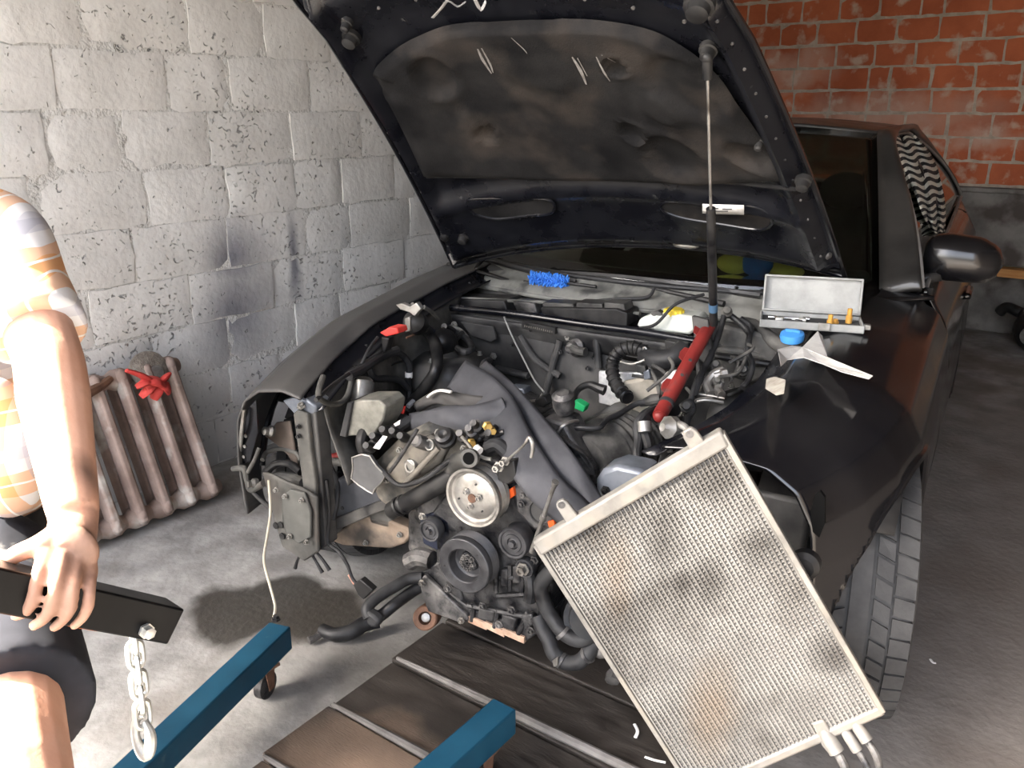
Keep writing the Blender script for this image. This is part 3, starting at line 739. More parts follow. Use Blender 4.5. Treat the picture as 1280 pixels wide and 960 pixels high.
# gas strut from bonnet to inner wing
sp0 = hood_pt(*hood_uv(884, 72, -.06), -.06); sp1 = KY(892, 405, 0.0)
gs = MB().cyl(lerp(sp0, sp1, 0.02), lerp(sp0, sp1, 0.62), 0.0036, n=12); so_ = gs.build('gas_strut', M['bright'], car)
MB().cyl(lerp(sp0, sp1, 0.5), lerp(sp0, sp1, 1.0), 0.0115, n=16).build('cylinder', M['black_plastic'], so_)
MB().cyl(lerp(sp0, sp1, 0.005), lerp(sp0, sp1, 0.06), 0.011, n=12).ball(sp0, 0.012).build('ball_joint', M['black_plastic'], so_)
MB().cyl(lerp(sp0, sp1, 0.90), lerp(sp0, sp1, 0.935), 0.0122, n=16).build('label_band', mat('blue_print', (0.06, 0.12, 0.2), rough=.4), so_)
# ------------------------------------------------------------------ engine bay
def P3(p):
    """(x, y, ly) pixel + depth behind the front axle -> car point; (x, y, 'z', h) pixel + height"""
    if len(p) == 4: return KZ(p[0], p[1], p[3])
    return KY(p[0], p[1], p[2])
def pp(name, poly, ly, depth, m, parent, bevel=0.004, label=None, d=None, smooth=35):
    return MB().prism([KY(x, y, ly) for x, y in poly], d if d is not None else V((0, depth, 0))).build(name, m, parent, bevel=bevel, label=label, smooth=smooth)
def mpp(ly): return ((car2w((0, ly, .6)) - CAM).dot(FW)) / F_PX        # metres per pixel at that depth
def hose(name, path, r, m, parent, n=10, label=None, sub=6, clamps=()):
    pts = [P3(p) for p in path]
    o = MB().tube(pts, r, n=n, sub=sub).build(name, m, parent, label=label)
    return o
def lat(name, c, prof, m, parent, axis=(0, -1, 0), n=32, label=None, smooth=35):
    return MB().lathe(c, axis, prof, n).build(name, m, parent, label=label, smooth=smooth)
def bolt(c, r, m, parent, axis=(0, -1, 0), h=0.01, name='bolt'):
    return MB().lathe(c, axis, [(0, r * 1.5), (0.003, r * 1.5), (0.003, r), (h, r), (h, r * .6), (h * .7, r * .5)], 6 if r > .006 else 8).build(name, m, parent, smooth=20)
def ribbon(name, path, m, parent, thick=0.006, crown=0.012, label=None, twist=None):
    """path: (x, y, ly, half width in px, direction of width in degrees on the picture)"""
    rows = []
    for i_, (x, y, ly, hw, ang) in enumerate(path):
        q0, q1 = path[max(i_ - 1, 0)], path[min(i_ + 1, len(path) - 1)]
        c = KY(x, y, ly); s = mpp(ly); a = math.atan2(q1[1] - q0[1], q1[0] - q0[0]) - math.pi / 2
        wv = CEX * 0 + V((RT.dot(CEX), RT.dot(CEY), 0)) * math.cos(a) - V((UP.dot(CEX), UP.dot(CEY), UP.z)) * math.sin(a)
        rows.append((c, wv * hw * s))
    C_ = smooth_path([r[0] for r in rows], 5); W_ = smooth_path([r[1] for r in rows], 5)
    toc = -V((FW.dot(CEX), FW.dot(CEY), FW.z))
    def fn(u, v):
        i = min(int(round(v * (len(C_) - 1))), len(C_) - 1); uu = 2 * u - 1
        return C_[i] + W_[i] * uu + toc * crown * (1 - uu * uu) + toc * 0.004 * math.sin(v * 17 + uu * 3)
    return MB().grid(fn, 9, len(C_)).build(name, m, parent, smooth=70, solid=thick, label=label)

def wing_lim(q):
    v = max(0, min(1, (ZT(q.y) - .045 - q.z) / max(ZT(q.y) - .045 - .3, .1)))
    return W(q.y) - 0.32 - interp([0, .12, .35, .6, 1], [0, .005, .02, .04, .07], v) - 0.03 * math.exp(-((q.y + .02) / .14) ** 2)
def KB(x, y, ly):
    """like KY, but brought forward until the point lies inside the bay, clear of wing and strut tower"""
    for k in range(80):
        q = KY(x, y, ly)
        tower = math.hypot(abs(q.x) - .5, q.y) < .155 and q.z < .73
        if abs(q.x) < wing_lim(q) - .025 and not tower: return q
        ly -= .01
    return q
def KBly(poly, ly):
    return min(KB(x, y, ly).y for x, y in poly)
# firewall, crossbar, plenum
def fw(u, v):
    x = lerp(-0.66, 0.66, u); z = lerp(0.2, 0.80, v)
    y = 0.22 + 0.05 * math.sin(u * 9) * math.sin(v * 5) * .4 - 0.03 * math.exp(-((u - .45) / .18) ** 2 - ((v - .75) / .25) ** 2)
    return V((x, y, z))
fwall = MB().grid(fw, 41, 25).build('firewall', M['bay'], car, smooth=60, solid=0.006)
MB().tube([KY(548, 383, 0.17), KY(640, 392, 0.165), KY(730, 405, 0.165), KY(810, 416, 0.165), KY(890, 430, 0.17), KY(960, 440, .18)], 0.0125, n=12).build('crossbar', M['hood_in'], fwall)
MB().grid(lambda u, v: lerp(V((lerp(-.68, .68, u), 0.17, 0.785)), V((lerp(-.68, .68, u), 0.215, 0.70)), v), 10, 4).build('crossbar_flange', M['bay'], fwall, solid=0.006)
pp('number_plate_recess', [(652, 402), (694, 410), (694, 418), (652, 411)], 0.155, 0.02, M['black_plastic'], fwall, .001)
for k in range(14):
    x = 656 + k * 2.6
    MB().box(KY(x, 407.5 + k * .55, 0.153), (0.0028, 0.001, 0.005 + .002 * (k % 3 == 0))).build('stamped_digit', M['alu'], fwall)
MB().grid(lambda u, v: V((lerp(-.7, .7, u), lerp(0.2, 0.46, v), 0.735 + 0.02 * math.sin(u * 20) * (1 - v))), 24, 8).build('plenum_tray', M['bay'], car, solid=0.005)
cowlm = mat('dusty_cowl_plastic', (0.09, 0.09, 0.08), (0.2, 0.198, 0.18), rough=0.75, scale=7, c3=(0.05, 0.05, 0.048), s3=9, lo3=0.55, hi3=0.66, bump=0.15)
def cowl(u, v):
    uu = 2 * u - 1; a = V((0.70 * uu, 0.33 + 0.1 * uu * uu, 0.835)); b = V((0.72 * uu, 0.445 + 0.17 * uu * uu, 0.905))
    p = lerp(a, b, v); p.z += 0.014 * math.sin(v * 9) * .5 + 0.012 * math.sin(v * math.pi); return p
cw = MB().grid(cowl, 41, 14).build('cowl_panel', cowlm, car, smooth=50, solid=0.006)
MB().tube([cowl(u, 0.02) + V((0, -.004, 0)) for u in np.linspace(0, 1, 30)], 0.008, n=8, sub=1).build('cowl_lip', cowlm, cw)
MB().tube([ws_pt(u, -0.005) + V((0, -.012, .004)) for u in np.linspace(-.98, .98, 30)], 0.009, n=8, sub=1).build('glass_seal', M['rubber'], cw)
MB().grid(lambda u, v: V((lerp(-.68, .68, u), 0.345 + .1 * (2 * u - 1) ** 2, lerp(0.735, 0.832, v))), 20, 4).build('cowl_front', M['bay'], cw, solid=0.004)
# wiper arms and blades
for pts, bl in (([(655, 352, .42), (700, 362, .40), (735, 370, .38)], [(600, 322, .50), (660, 338, .44), (720, 352, .41)]), ([(800, 357, .42), (850, 368, .40), (905, 380, .37)], [(700, 341, .47), (800, 349, .44), (950, 370, .44)])):
    wa = MB().tube([KY(*p) for p in bl], 0.006, n=6, flat=1.8).build('wiper_blade', M['black_plastic'], cw)
    MB().tube([KY(*p) for p in pts], [0.006, 0.008, 0.011], n=8).build('wiper_arm', M['black_plastic'], wa)
MB().tube([KY(*p) for p in [(560, 330, .45), (590, 337, .44), (640, 352, .43), (700, 372, .38)]], 0.011, n=8, flat=.6).build('wiper_arm', M['black_plastic'], cw)
MB().tube([KY(*p) for p in [(690, 372, .36), (720, 378, .33), (770, 374, .33), (808, 372, .35), (818, 360, .38)]], 0.006, n=8).build('washer_hose', M['rubber'], cw)
hinge_line = MB().tube([KY(*p) for p in [(565, 372, .26), (640, 376, .27), (720, 380, .28), (800, 392, .28)]], 0.012, n=8, flat=.5).build('cowl_strip', cowlm, cw)
# plenum boxes
pp('control_unit_box', [(556, 373), (630, 376), (636, 394), (632, 397), (556, 390)], 0.24, 0.12, M['black_plastic'], car)
fb = pp('fuse_box', [(676, 384), (770, 386), (784, 391), (784, 408), (745, 408), (676, 396)], 0.22, 0.1, M['black_plastic'], car)
for xa, xb in ((678, 716), (720, 752), (755, 780)):
    pp('fuse_box_lid', [(xa, 378), (xb, 380), (xb + 2, 389), (xa, 387)], 0.235, 0.07, M['dusty_plastic'], fb, .003)
res = pp('brake_fluid_tank', [(800, 398), (820, 391), (872, 396), (874, 407), (862, 419), (812, 413), (795, 408)], 0.2, 0.09, mat('milky_plastic', (0.5, 0.52, 0.47), (0.62, 0.64, 0.58), rough=.4, scale=9), car, .008)
capc = KY(838, 400, 0.2) + V((0, .03, 0.004))
lat('filler_cap', capc, [(0, 0.027), (0.006, 0.029), (0.022, 0.029), (0.026, 0.025), (0.026, 0)], M['yellow'], res, axis=(0, 0, 1), n=18)
for k in range(12):
    t = k / 12 * 2 * math.pi; MB().box(capc + V((0.029 * math.cos(t), 0.029 * math.sin(t), .014)), (0.005, 0.005, 0.016)).build('cap_rib', M['yellow'], res)
hose('tank_cable', [(800, 410, .2), (820, 405, .17), (845, 380, .2), (880, 368, .26)], 0.005, M['rubber'], res)
pp('tank_plug', [(812, 392), (822, 388), (830, 394), (820, 400)], 0.2, 0.03, M['dusty_plastic'], res)
pp('plenum_casting', [(640, 376), (668, 379), (672, 392), (648, 394)], 0.25, 0.06, M['cast'], car)

# inner wings and strut towers
for sg in (1, -1):
    def wing(u, v):
        ly = lerp(-0.56 if sg < 0 else -.5, 0.24, u); x0 = Wf(ly, sg) - (0.32 if sg < 0 else .39); z0 = Zf(ly, sg) - 0.045
        b = interp([0, .12, .35, .6, 1], [0, .005, .02, .04, .07], v)
        x = x0 - b + 0.02 * math.sin(u * 14) * math.sin(v * 6)
        bulge = 0.03 * math.exp(-((ly + 0.02) / 0.14) ** 2) * sm(0.12, .3, v)
        return V((sg * (x - bulge), ly, lerp(z0, lerp(0.46, 0.28, sm(0, .5, u)), v)))
    iw = MB().grid(wing, 40, 24).build('inner_wing', M['bay_grey'] if sg < 0 else M['bay'], car, smooth=60, solid=0.005)
    c = V((sg * 0.50, -0.0, 0.70 if sg < 0 else 0.72))
    MB().lathe(c - V((0, 0, .16)), (0, 0, 1), [(0, .14), (.1, .13), (.14, .12), (.16, .085), (.158, .05), (.15, .03), (.165, .022), (.17, .0)], 30, cap=False).build('strut_tower', M['bay'], iw, smooth=50)
    for k in range(3):
        t = 2.1 * k + .5; bolt(c + V((.1 * math.cos(t), .1 * math.sin(t), -.005)), .007, M['alu'], iw, (0, 0, 1), .012)
    # frame rail
    MB().box((sg * 0.44, -0.12, 0.36), (0.085, 0.7, 0.13)).build('frame_rail', M['bay'], car, bevel=.01)

# right front corner: headlamp mount, post, arch seen from inside (left side of the picture)
hl = mat('grey_dusty_bracket', (0.035, 0.035, 0.033), (0.11, 0.106, 0.096), rough=0.6, r2=.8, scale=9, c3=(0.05, .045, .04), s3=6)
blueg = mat('blue_grey_steel', (0.07, 0.08, 0.098), (0.16, 0.175, 0.2), rough=.35, metal=.3, scale=12)
po = pp('lock_carrier_post', [(366, 517), (372, 512), (384, 518), (388, 560), (394, 600), (397, 690), (383, 692), (380, 620), (372, 560)], -0.6, 0.015, hl, car)
pp('post_web', [(384, 516), (394, 514), (399, 560), (405, 640), (408, 682), (397, 690), (394, 600), (388, 560)], -0.585, 0.05, M['bay'], po)
pp('post_cap', [(352, 501), (372, 496), (384, 500), (395, 508), (394, 518), (384, 524), (371, 522), (362, 512)], -0.585, 0.07, blueg, po, .006)
bolt(KY(377, 508, -.59), .009, M['alu'], po, (0, -.5, 1))
for y in (533, 545): bolt(KY(374, y, -.605), .005, M['iron'], po)
MB().tube([KY(*p) for p in [(305, 512, -.6), (302, 540, -.6), (299, 575, -.58)]], .006, n=6).build('wing_edge', M['alu'], fR)
pp('wing_front_flange', [(306, 515), (320, 500), (322, 540), (312, 578), (301, 580)], -0.585, 0.004, M['paint'], fR, 0)
for y in (545, 558, 571): lat('flange_hole', KY(307 - (y - 545) * .1, y, -.587), [(0, .006), (.002, .005)], M['alu'], fR, n=8)
lampb = pp('headlamp_bracket', [(327, 590), (338, 593), (352, 600), (380, 612), (396, 622), (398, 690), (380, 702), (352, 684), (342, 650), (335, 618)], -0.62, 0.012, hl, car, .005)
pp('bracket_plate', [(352, 620), (362, 612), (380, 616), (388, 640), (388, 672), (374, 680), (358, 672), (352, 648)], -0.632, 0.01, mat('dull_green_grey', (.06, .06, .055), (.1, .1, .092), rough=.7, scale=8), lampb, .004)
for x, y in ((357, 620), (378, 625), (363, 670), (384, 677), (346, 612)): bolt(KY(x, y, -.636), .0055, M['alu'], lampb)
for x, y in ((345, 657), (353, 670), (351, 656)): lat('bracket_hole', KY(x, y, -.625), [(0, .011), (.003, .01)], M['black_plastic'], lampb, n=12)
ap = hose('lamp_ring', [(328, 575, -.55), (334, 565, -.52), (350, 561, -.5), (370, 566, -.5), (376, 576, -.52)], 0.007, hl, car)
hose('ring_lower', [(330, 592, -.55), (345, 580, -.53), (362, 580, -.52), (376, 590, -.53)], 0.012, M['black_plastic'], ap)
hose('ring_back', [(332, 604, -.55), (348, 596, -.53), (366, 598, -.52), (380, 604, -.55)], 0.016, hl, ap)
pp('lamp_pocket', [(330, 575), (350, 563), (374, 570), (380, 610), (350, 606), (332, 598)], -0.44, 0.01, M['black_plastic'], ap, 0)
pp('wing_support', [(330, 545), (345, 528), (362, 526), (368, 560), (376, 600), (360, 570), (345, 556)], -0.5, 0.008, mat('dull_brown_panel', (.07, .055, .045), (.12, .095, .078), rough=.7, scale=10), car)
lat('spring_clip', KY(342, 539, -.53), [(0, .016), (.01, .018), (.018, .012), (.03, .013), (.035, .006)], M['alu'], car, axis=(-.4, -1, .3), n=12)
lat('spring_clip', KY(322, 603, -.6), [(0, .013), (.012, .014), (.02, .009), (.03, .01)], M['dusty_plastic'], car, axis=(-.4, -1, .1), n=12)
hose('lamp_arm', [(291, 586, -.6), (305, 586, -.6), (309, 600, -.6), (314, 612, -.6), (330, 604, -.62)], [0.008, .011, .009, .01, .01], hl, car)
hose('lamp_stay', [(310, 590, -.6), (318, 575, -.6), (324, 560, -.58)], 0.006, hl, car)
hose('bumper_stay', [(314, 612, -.6), (330, 628, -.6), (348, 642, -.6)], 0.008, M['black_plastic'], car)
hose('dangling_wire', [(336, 600, -.64), (338, 640, -.66), (334, 670, -.68), (330, 700, -.72), (337, 730, -.77), (344, 757, -.8), (342, 772, -.82)], 0.004, mat('dirty_beige_wire', (.3, .27, .21), (.42, .39, .32), rough=.7), car)
for pts in ([(378, 688, -.6), (372, 700, -.6), (369, 710, -.6)], [(386, 686, -.6), (395, 702, -.6), (403, 716, -.6)], [(390, 684, -.6), (402, 698, -.6), (412, 713, -.6)]):
    cb = hose('cut_cable', pts, [0.004, .004, .006], M['rubber'], car)
lc = hose('lamp_cable', [(408, 600, -.57), (412, 640, -.58), (410, 676, -.58), (424, 690, -.6), (434, 706, -.6), (440, 722, -.6), (446, 730, -.6)], 0.005, M['rubber'], car)
pp('cable_plug', [(441, 731), (450, 724), (466, 738), (454, 750), (447, 744)], -0.615, 0.022, M['black_plastic'], lc, .003)
hose('plug_wires', [(436, 718, -.6), (443, 730, -.6)], 0.004, mat('pink_wire', (.4, .2, .15), rough=.6), lc)
# rail end and cross tube
re_ = pp('rail_end', [(408, 606), (440, 590), (480, 578), (505, 582), (525, 598), (528, 622), (460, 640), (410, 664)], -0.5, 0.1, mat('dusty_dark_steel', (.035, .037, .043), (.075, .077, .083), rough=.5, scale=8), car, .006)
pp('rail_lip', [(408, 652), (470, 628), (528, 612), (528, 624), (470, 642), (410, 668)], -0.515, 0.02, M['bay'], re_)
lat('rail_hole', KY(428, 635, -.505), [(0, .006), (.002, .006)], M['interior'], re_, n=12)
hose('red_cross_rod', [(402, 574, -.42), (430, 568, -.42), (460, 558, -.4)], 0.011, M['redpaint'], car)
hose('loom', [(405, 580, -.47), (412, 577, -.47), (425, 578, -.46), (440, 582, -.46)], 0.012, M['dusty_plastic'], car)
hose('loom', [(412, 582, -.5), (420, 600, -.5), (421, 622, -.52), (416, 650, -.55)], 0.009, M['rubber'], car)
pp('arch_plate', [(402, 500), (440, 470), (470, 470), (470, 545), (430, 560), (404, 575)], -0.3, 0.006, M['bay_grey'], car, 0)
hose('yellow_tag_wire', [(398, 512, -.55), (399, 530, -.56), (399, 543, -.56)], 0.0025, M['yellow'], car)
hose('hanging_wire', [(404, 530, -.5), (412, 512, -.46), (418, 500, -.44)], 0.004, M['rubber'], car)
# dusty splash panel above the right wheel, with the wheel itself below
tnp = pp('splash_panel', [(412, 676), (424, 664), (452, 645), (480, 648), (508, 660), (515, 668), (505, 680), (488, 686), (455, 684), (428, 682)], -0.47, 0.05, M['tan'], car, .006, label='dusty brown splash panel')
for x, y in ((458, 678), (500, 668)): bolt(KY(x, y, -.475), .006, M['alu'], tnp)

def hoseB(name, path, r, m, parent, n=10):
    return MB().tube([KB(*q) for q in path], r, n=n, sub=6).build(name, m, parent)
def ppB(name, poly, ly, depth, m, parent, bevel=.004, label=None):
    l2 = KBly(poly, ly)
    return pp(name, poly, l2, depth, m, parent, bevel, label)
# brake hydraulic unit
abs_ = ppB('brake_hydraulic_unit', [(436, 503), (448, 500), (474, 500), (482, 508), (479, 525), (473, 535), (466, 546), (440, 545), (426, 546), (431, 520)], -0.24, 0.09, mat('corroded_alloy', (.1, .098, .085), (.24, .235, .205), rough=.6, metal=.3, scale=14, bump=.3), car, .005)
ppB('unit_side', [(424, 545), (434, 503), (440, 503), (432, 547)], -0.25, 0.08, M['interior'], abs_, .003)
MB().cyl(KB(452, 502, -.2), KB(455, 478, -.2), .032, n=20).cyl(KB(455, 480, -.2), KB(456, 475, -.2), .024, n=20).build('motor', M['alu'], abs_)
for x, y in ((444, 508), (458, 506), (470, 506), (470, 520), (462, 530)): bolt(KB(x, y, -.245), .008, M['alu'], abs_, (0, -1, .3), .014)
# looms and hoses on the right wing
loom = [(530, 410, .1), (540, 420, .08), (546, 440, .06), (545, 462, .02), (533, 482, -.05), (518, 500, -.12), (508, 515, -.18)]
hz = hoseB('taped_loom', loom, 0.019, M['black_plastic'], car, n=14)
hoseB('loom_strap', [(510, 508, -.2), (522, 496, -.16), (536, 480, -.08)], 0.008, mat('pale_tape', (.3, .31, .33), (.5, .51, .53), rough=.4), hz)
hoseB('taped_loom', [(436, 470, -.1), (452, 462, -.05), (470, 450, 0), (485, 442, .02), (497, 438, .04)], 0.014, M['rubber'], car)
hoseB('vacuum_hose', [(464, 452, -.05), (463, 464, -.08), (470, 473, -.1), (485, 473, -.1), (500, 476, -.12), (511, 486, -.15)], 0.010, M['rubber'], car)
vh = hoseB('vacuum_hose', [(494, 438, .03), (504, 445, 0), (511, 455, -.02), (511, 468, -.04)], 0.011, M['rubber'], car)
MB().cyl(KB(511, 465, -.05), KB(511, 472, -.05), .0125, n=12).build('hose_band', M['white'], vh)
hoseB('vacuum_hose', [(510, 472, -.05), (512, 485, -.1), (512, 498, -.15)], 0.009, M['rubber'], car)
hoseB('wing_cable', [(395, 500, -.4), (420, 478, -.25), (450, 458, -.1), (475, 440, .0)], 0.006, M['rubber'], car)
hoseB('wing_cable', [(452, 455, -.05), (462, 435, 0), (472, 422, .04)], 0.005, M['rubber'], car)
hoseB('round_bracket', [(404, 470, -.3), (398, 490, -.36), (402, 500, -.38), (416, 505, -.38), (428, 502, -.36), (436, 490, -.33), (440, 470, -.28)], 0.008, hl, car)
bx = ppB('terminal_block', [(474, 416), (482, 421), (498, 417), (496, 410), (486, 409)], 0.0, 0.05, M['redplastic'], car, .004, label='red terminal cover')
ppB('terminal_foot', [(476, 421), (486, 423), (482, 440), (478, 440)], 0.005, 0.03, M['black_plastic'], bx)
sol = lat('round_pump', KB(524, 406, .08), [(0, .03), (.01, .036), (.05, .036), (.06, .025), (.07, .01)], M['black_plastic'], car, axis=(.25, -1, .5), n=20)
ppB('corroded_clamp', [(494, 381), (502, 379), (512, 383), (520, 378), (526, 386), (518, 396), (512, 391), (500, 387)], 0.08, 0.02, M['alu'], car, .003)
hoseB('corroded_pipe', [(515, 380, .1), (522, 388, .08), (518, 396, .06)], 0.007, M['alu'], car)
hoseB('corroded_pipe', [(530, 384, .1), (540, 390, .1), (548, 398, .1)], 0.007, M['dusty_plastic'], car)
ppB('spark_bracket', [(505, 398), (512, 396), (513, 414), (506, 416)], 0.04, 0.02, M['alu'], car, .003)
hoseB('copper_pipe', [(508, 422, .02), (518, 418, .03), (522, 412, .04), (530, 412, .05)], 0.0035, M['rust'], car)
hoseB('clutch_pipe', [(552, 412, .13), (562, 408, .13), (575, 412, .12), (585, 422, .1)], .006, M['alu'], car)
hoseB('black_loom', [(555, 408, .14), (570, 415, .12), (584, 425, .1), (590, 435, .08), (582, 440, .06), (572, 435, .06)], .011, M['rubber'], car)
hoseB('black_loom', [(562, 430, .08), (570, 424, .08), (578, 416, .1)], .010, M['black_plastic'], car)
lat('vacuum_can', KB(556, 428, .12), [(0, .045), (.02, .045), (.05, .03), (.06, .012)], M['black_plastic'], car, axis=(.1, -1, .4), n=20)
mp_ = ppB('heat_plate', [(575, 402), (616, 408), (620, 424), (614, 428), (588, 420)], 0.19, 0.012, M['bay'], car, .003)
bolt(KB(612, 413, .185), .01, M['alu'], mp_); bolt(KB(568, 406, .185), .009, M['alu'], mp_); bolt(KB(617, 445, .19), .009, M['alu'], mp_)
hoseB('thin_cable', [(630, 396, .15), (640, 420, .13), (655, 450, .1), (668, 475, .05), (680, 490, 0)], .0028, mat('grey_cable', (.22, .22, .21), rough=.6), car)
lat('grommet', KB(722, 434, .19), [(0, .03), (.01, .032), (.02, .02), (.04, .018), (.045, .012)], M['cast'], car, axis=(-.3, -1, .1), n=16)
hoseB('pipe_stub', [(712, 432, .17), (722, 438, .14), (732, 440, .13)], .014, M['dusty_plastic'], car)
bolt(KB(743, 447, .19), .007, M['iron'], car); bolt(KB(710, 421, .19), .009, M['alu'], car)

# ---- left half of the bay
pp('heat_shield', [(748, 464), (800, 466), (812, 478), (806, 512), (790, 514), (748, 504)], 0.12, 0.012, M['foil'], car, .004, label='silver quilted heat shield')
pp('exhaust_shield', [(776, 478), (815, 470), (828, 486), (822, 520), (800, 520), (778, 505)], 0.05, 0.03, mat('beige_heat_cover', (.22, .2, .16), (.34, .31, .26), rough=.7, scale=12), car, .01)
cl = hose('corrugated_loom', [(806, 440, .1), (792, 434, .1), (776, 438, .09), (766, 452, .08), (766, 468, .05), (772, 484, .02), (785, 498, -.02)], 0.019, M['black_plastic'], car, n=14)
pts = smooth_path([P3(p) for p in [(806, 440, .1), (792, 434, .1), (776, 438, .09), (766, 452, .08), (766, 468, .05), (772, 484, .02), (785, 498, -.02)]], 5)
for i in range(1, len(pts) - 1, 2):
    MB().lathe(pts[i] - (pts[i + 1] - pts[i - 1]).normalized() * .003, pts[i + 1] - pts[i - 1], [(0, .019), (.003, .0225), (.006, .019)], 12).build('corrugation', M['black_plastic'], cl)
hose('air_duct', [(806, 446, .08), (822, 450, .06), (842, 447, .06), (856, 436, .09)], [.030, .032, .03, .03], M['rubber'], car, n=16)
MB().tube([KY(806 + 3 * math.cos(t), 445 + 11 * math.sin(t), .065) for t in np.linspace(0, 2 * math.pi, 14)], .003, n=6, sub=1).build('duct_clamp', M['alu'], car)
pp('duct_bracket', [(830, 425), (860, 430), (866, 445), (850, 448), (832, 440)], 0.12, .03, M['black_plastic'], car)
hose('thin_pipe', [(776, 452, .05), (790, 455, .04), (806, 450, .04)], .004, M['alu'], car)
pp('sensor_plug', [(794, 455), (806, 458), (808, 466), (796, 466)], 0.02, .02, M['dusty_plastic'], car, .002)
pp('sensor_plug', [(804, 465), (811, 462), (813, 473), (805, 475)], 0.0, .02, blueg, car, .002)
hose('sensor_wire', [(812, 460, .02), (820, 475, 0), (824, 492, -.02), (822, 505, -.05)], .006, M['dusty_plastic'], car)
hose('sensor_wire', [(816, 456, .03), (826, 462, .02), (836, 470, .02)], .006, M['dusty_plastic'], car)
pp('pale_cover', [(824, 476), (832, 466), (846, 463), (852, 470), (838, 480), (826, 484)], 0.0, .02, M['foil'], car, .006)
# wiring across to the engine
hose('engine_loom', [(655, 540, -.2), (690, 540, -.3), (720, 535, -.32), (748, 535, -.3), (758, 525, -.25), (775, 517, -.18), (795, 505, -.12), (812, 502, -.1)], .008, M['rubber'], car)
hose('engine_loom', [(800, 505, -.1), (815, 500, -.1), (826, 498, -.1)], [.008, .016, .012], M['dusty_plastic'], car)
hose('breather_hose', [(718, 502, -.1), (722, 488, -.05), (735, 481, -.02), (748, 485, -.02), (756, 488, -.02)], [.009, .009, .011, .014, .016], M['black_plastic'], car)
pp('green_plug', [(714, 503), (720, 501), (732, 508), (729, 516), (716, 510)], -0.15, .03, M['green'], car, .003, label='green connector')
hose('plug_loom', [(640, 486, -.05), (660, 505, -.08), (680, 514, -.1), (700, 508, -.13), (714, 506, -.14)], .011, M['rubber'], car)
pp('coil_box', [(668, 500), (680, 495), (686, 505), (676, 512), (668, 508)], -.05, .04, M['black_plastic'], car)
hose('bright_pipe', [(640, 498, 0), (656, 501, 0), (672, 500, -.02), (678, 492, -.02)], .004, M['bright'], car)
pp('blue_grey_box', [(635, 484), (654, 486), (657, 497), (640, 497)], .05, .05, blueg, car, .004)
# pipes at the left wing
for pts, r, m_ in (([(905, 462, -.05), (892, 468, -.06), (884, 480, -.08), (888, 492, -.1)], .012, 'bright'), ([(915, 470, -.05), (902, 476, -.06), (898, 487, -.08), (902, 494, -.1)], .012, 'bright'), ([(868, 492, -.1), (885, 494, -.1), (906, 498, -.1)], .004, 'bright'), ([(862, 505, -.12), (880, 500, -.12), (904, 503, -.1)], .005, 'alu'),
        ([(850, 520, -.15), (858, 508, -.15), (868, 500, -.12), (890, 497, -.1)], .004, 'bright'), ([(895, 425, .15), (930, 432, .15), (960, 436, .16)], .009, 'dusty_plastic'), ([(895, 436, .12), (930, 440, .12), (975, 452, .14)], .012, 'dusty_plastic'), ([(895, 445, .1), (940, 452, .1), (980, 458, .12)], .010, 'black_plastic')):
    hose('coolant_pipe', pts, r, M[m_], car)
lat('pipe_union', KY(912, 468, -.06), [(0, .012), (.006, .02), (.02, .02), (.026, .013), (.04, .012)], M['bright'], car, axis=(-.8, -.4, -.2), n=6)
for pts in ([(885, 398, .1), (884, 420, .06), (890, 440, 0), (880, 460, -.05), (870, 480, -.1), (864, 500, -.13), (860, 512, -.15)], [(905, 395, .1), (898, 420, .06), (888, 445, 0), (876, 470, -.08), (868, 495, -.12)], [(905, 390, .12), (918, 398, .12), (935, 415, .1), (936, 430, .06), (932, 450, .02), (928, 468, -.02)], [(925, 398, .12), (938, 410, .12), (934, 436, .04), (940, 455, .0), (936, 474, -.05), (928, 485, -.08)], [(852, 508, -.16), (862, 502, -.17), (866, 512, -.17), (860, 524, -.2), (858, 538, -.25)]):
    hose('wing_loom', pts, .0085, M['rubber'], car)
for x, y, ly, r in ((908, 392, .12, .016), (894, 458, 0, .014), (902, 466, -.03, .014), (928, 465, -.02, .015), (858, 510, -.17, .016), (896, 478, -.06, .012)):
    lat('plug', KY(x, y, ly), [(0, r), (.02, r), (.024, r * .7), (.035, r * .6)], M['dusty_plastic'], car, axis=(.3, -1, .6), n=12)
pp('wing_bracket', [(864, 395), (885, 400), (890, 440), (880, 470), (870, 470), (868, 430)], 0.0, .02, M['bay'], car)
pp('wing_tray', [(896, 405), (955, 418), (978, 432), (975, 462), (940, 480), (905, 470), (892, 440)], .12, .05, M['dusty_plastic'], car, .01)
# black lock carrier remnant and rubber hoses in front of the left wing
pp('carrier_remnant', [(800, 605), (806, 590), (862, 548), (872, 560), (840, 590), (812, 612)], -.5, .03, M['paint'], car, .003)
hs = hose('strut_hose', [(820, 512, -.25), (806, 518, -.3), (797, 532, -.33), (798, 550, -.35), (796, 565, -.38), (797, 582, -.4)], .012, M['rubber'], car)
hose('strut_hose', [(806, 522, -.3), (806, 540, -.33), (810, 555, -.34), (808, 562, -.34)], .016, M['black_plastic'], car)
MB().cyl(KY(805, 527, -.34), KY(806, 540, -.35), .0175, n=14).build('hose_sleeve', M['alu'], hs)
lat('anchor_nut', KY(846, 535, -.4), [(0, .02), (.01, .028), (.03, .028), (.04, .018), (.05, .01)], M['alu'], car, axis=(-.5, -1, .3), n=8)
hose('anchor_hook', [(848, 530, -.42), (856, 534, -.43), (860, 541, -.44), (853, 545, -.44)], .009, M['alu'], car)
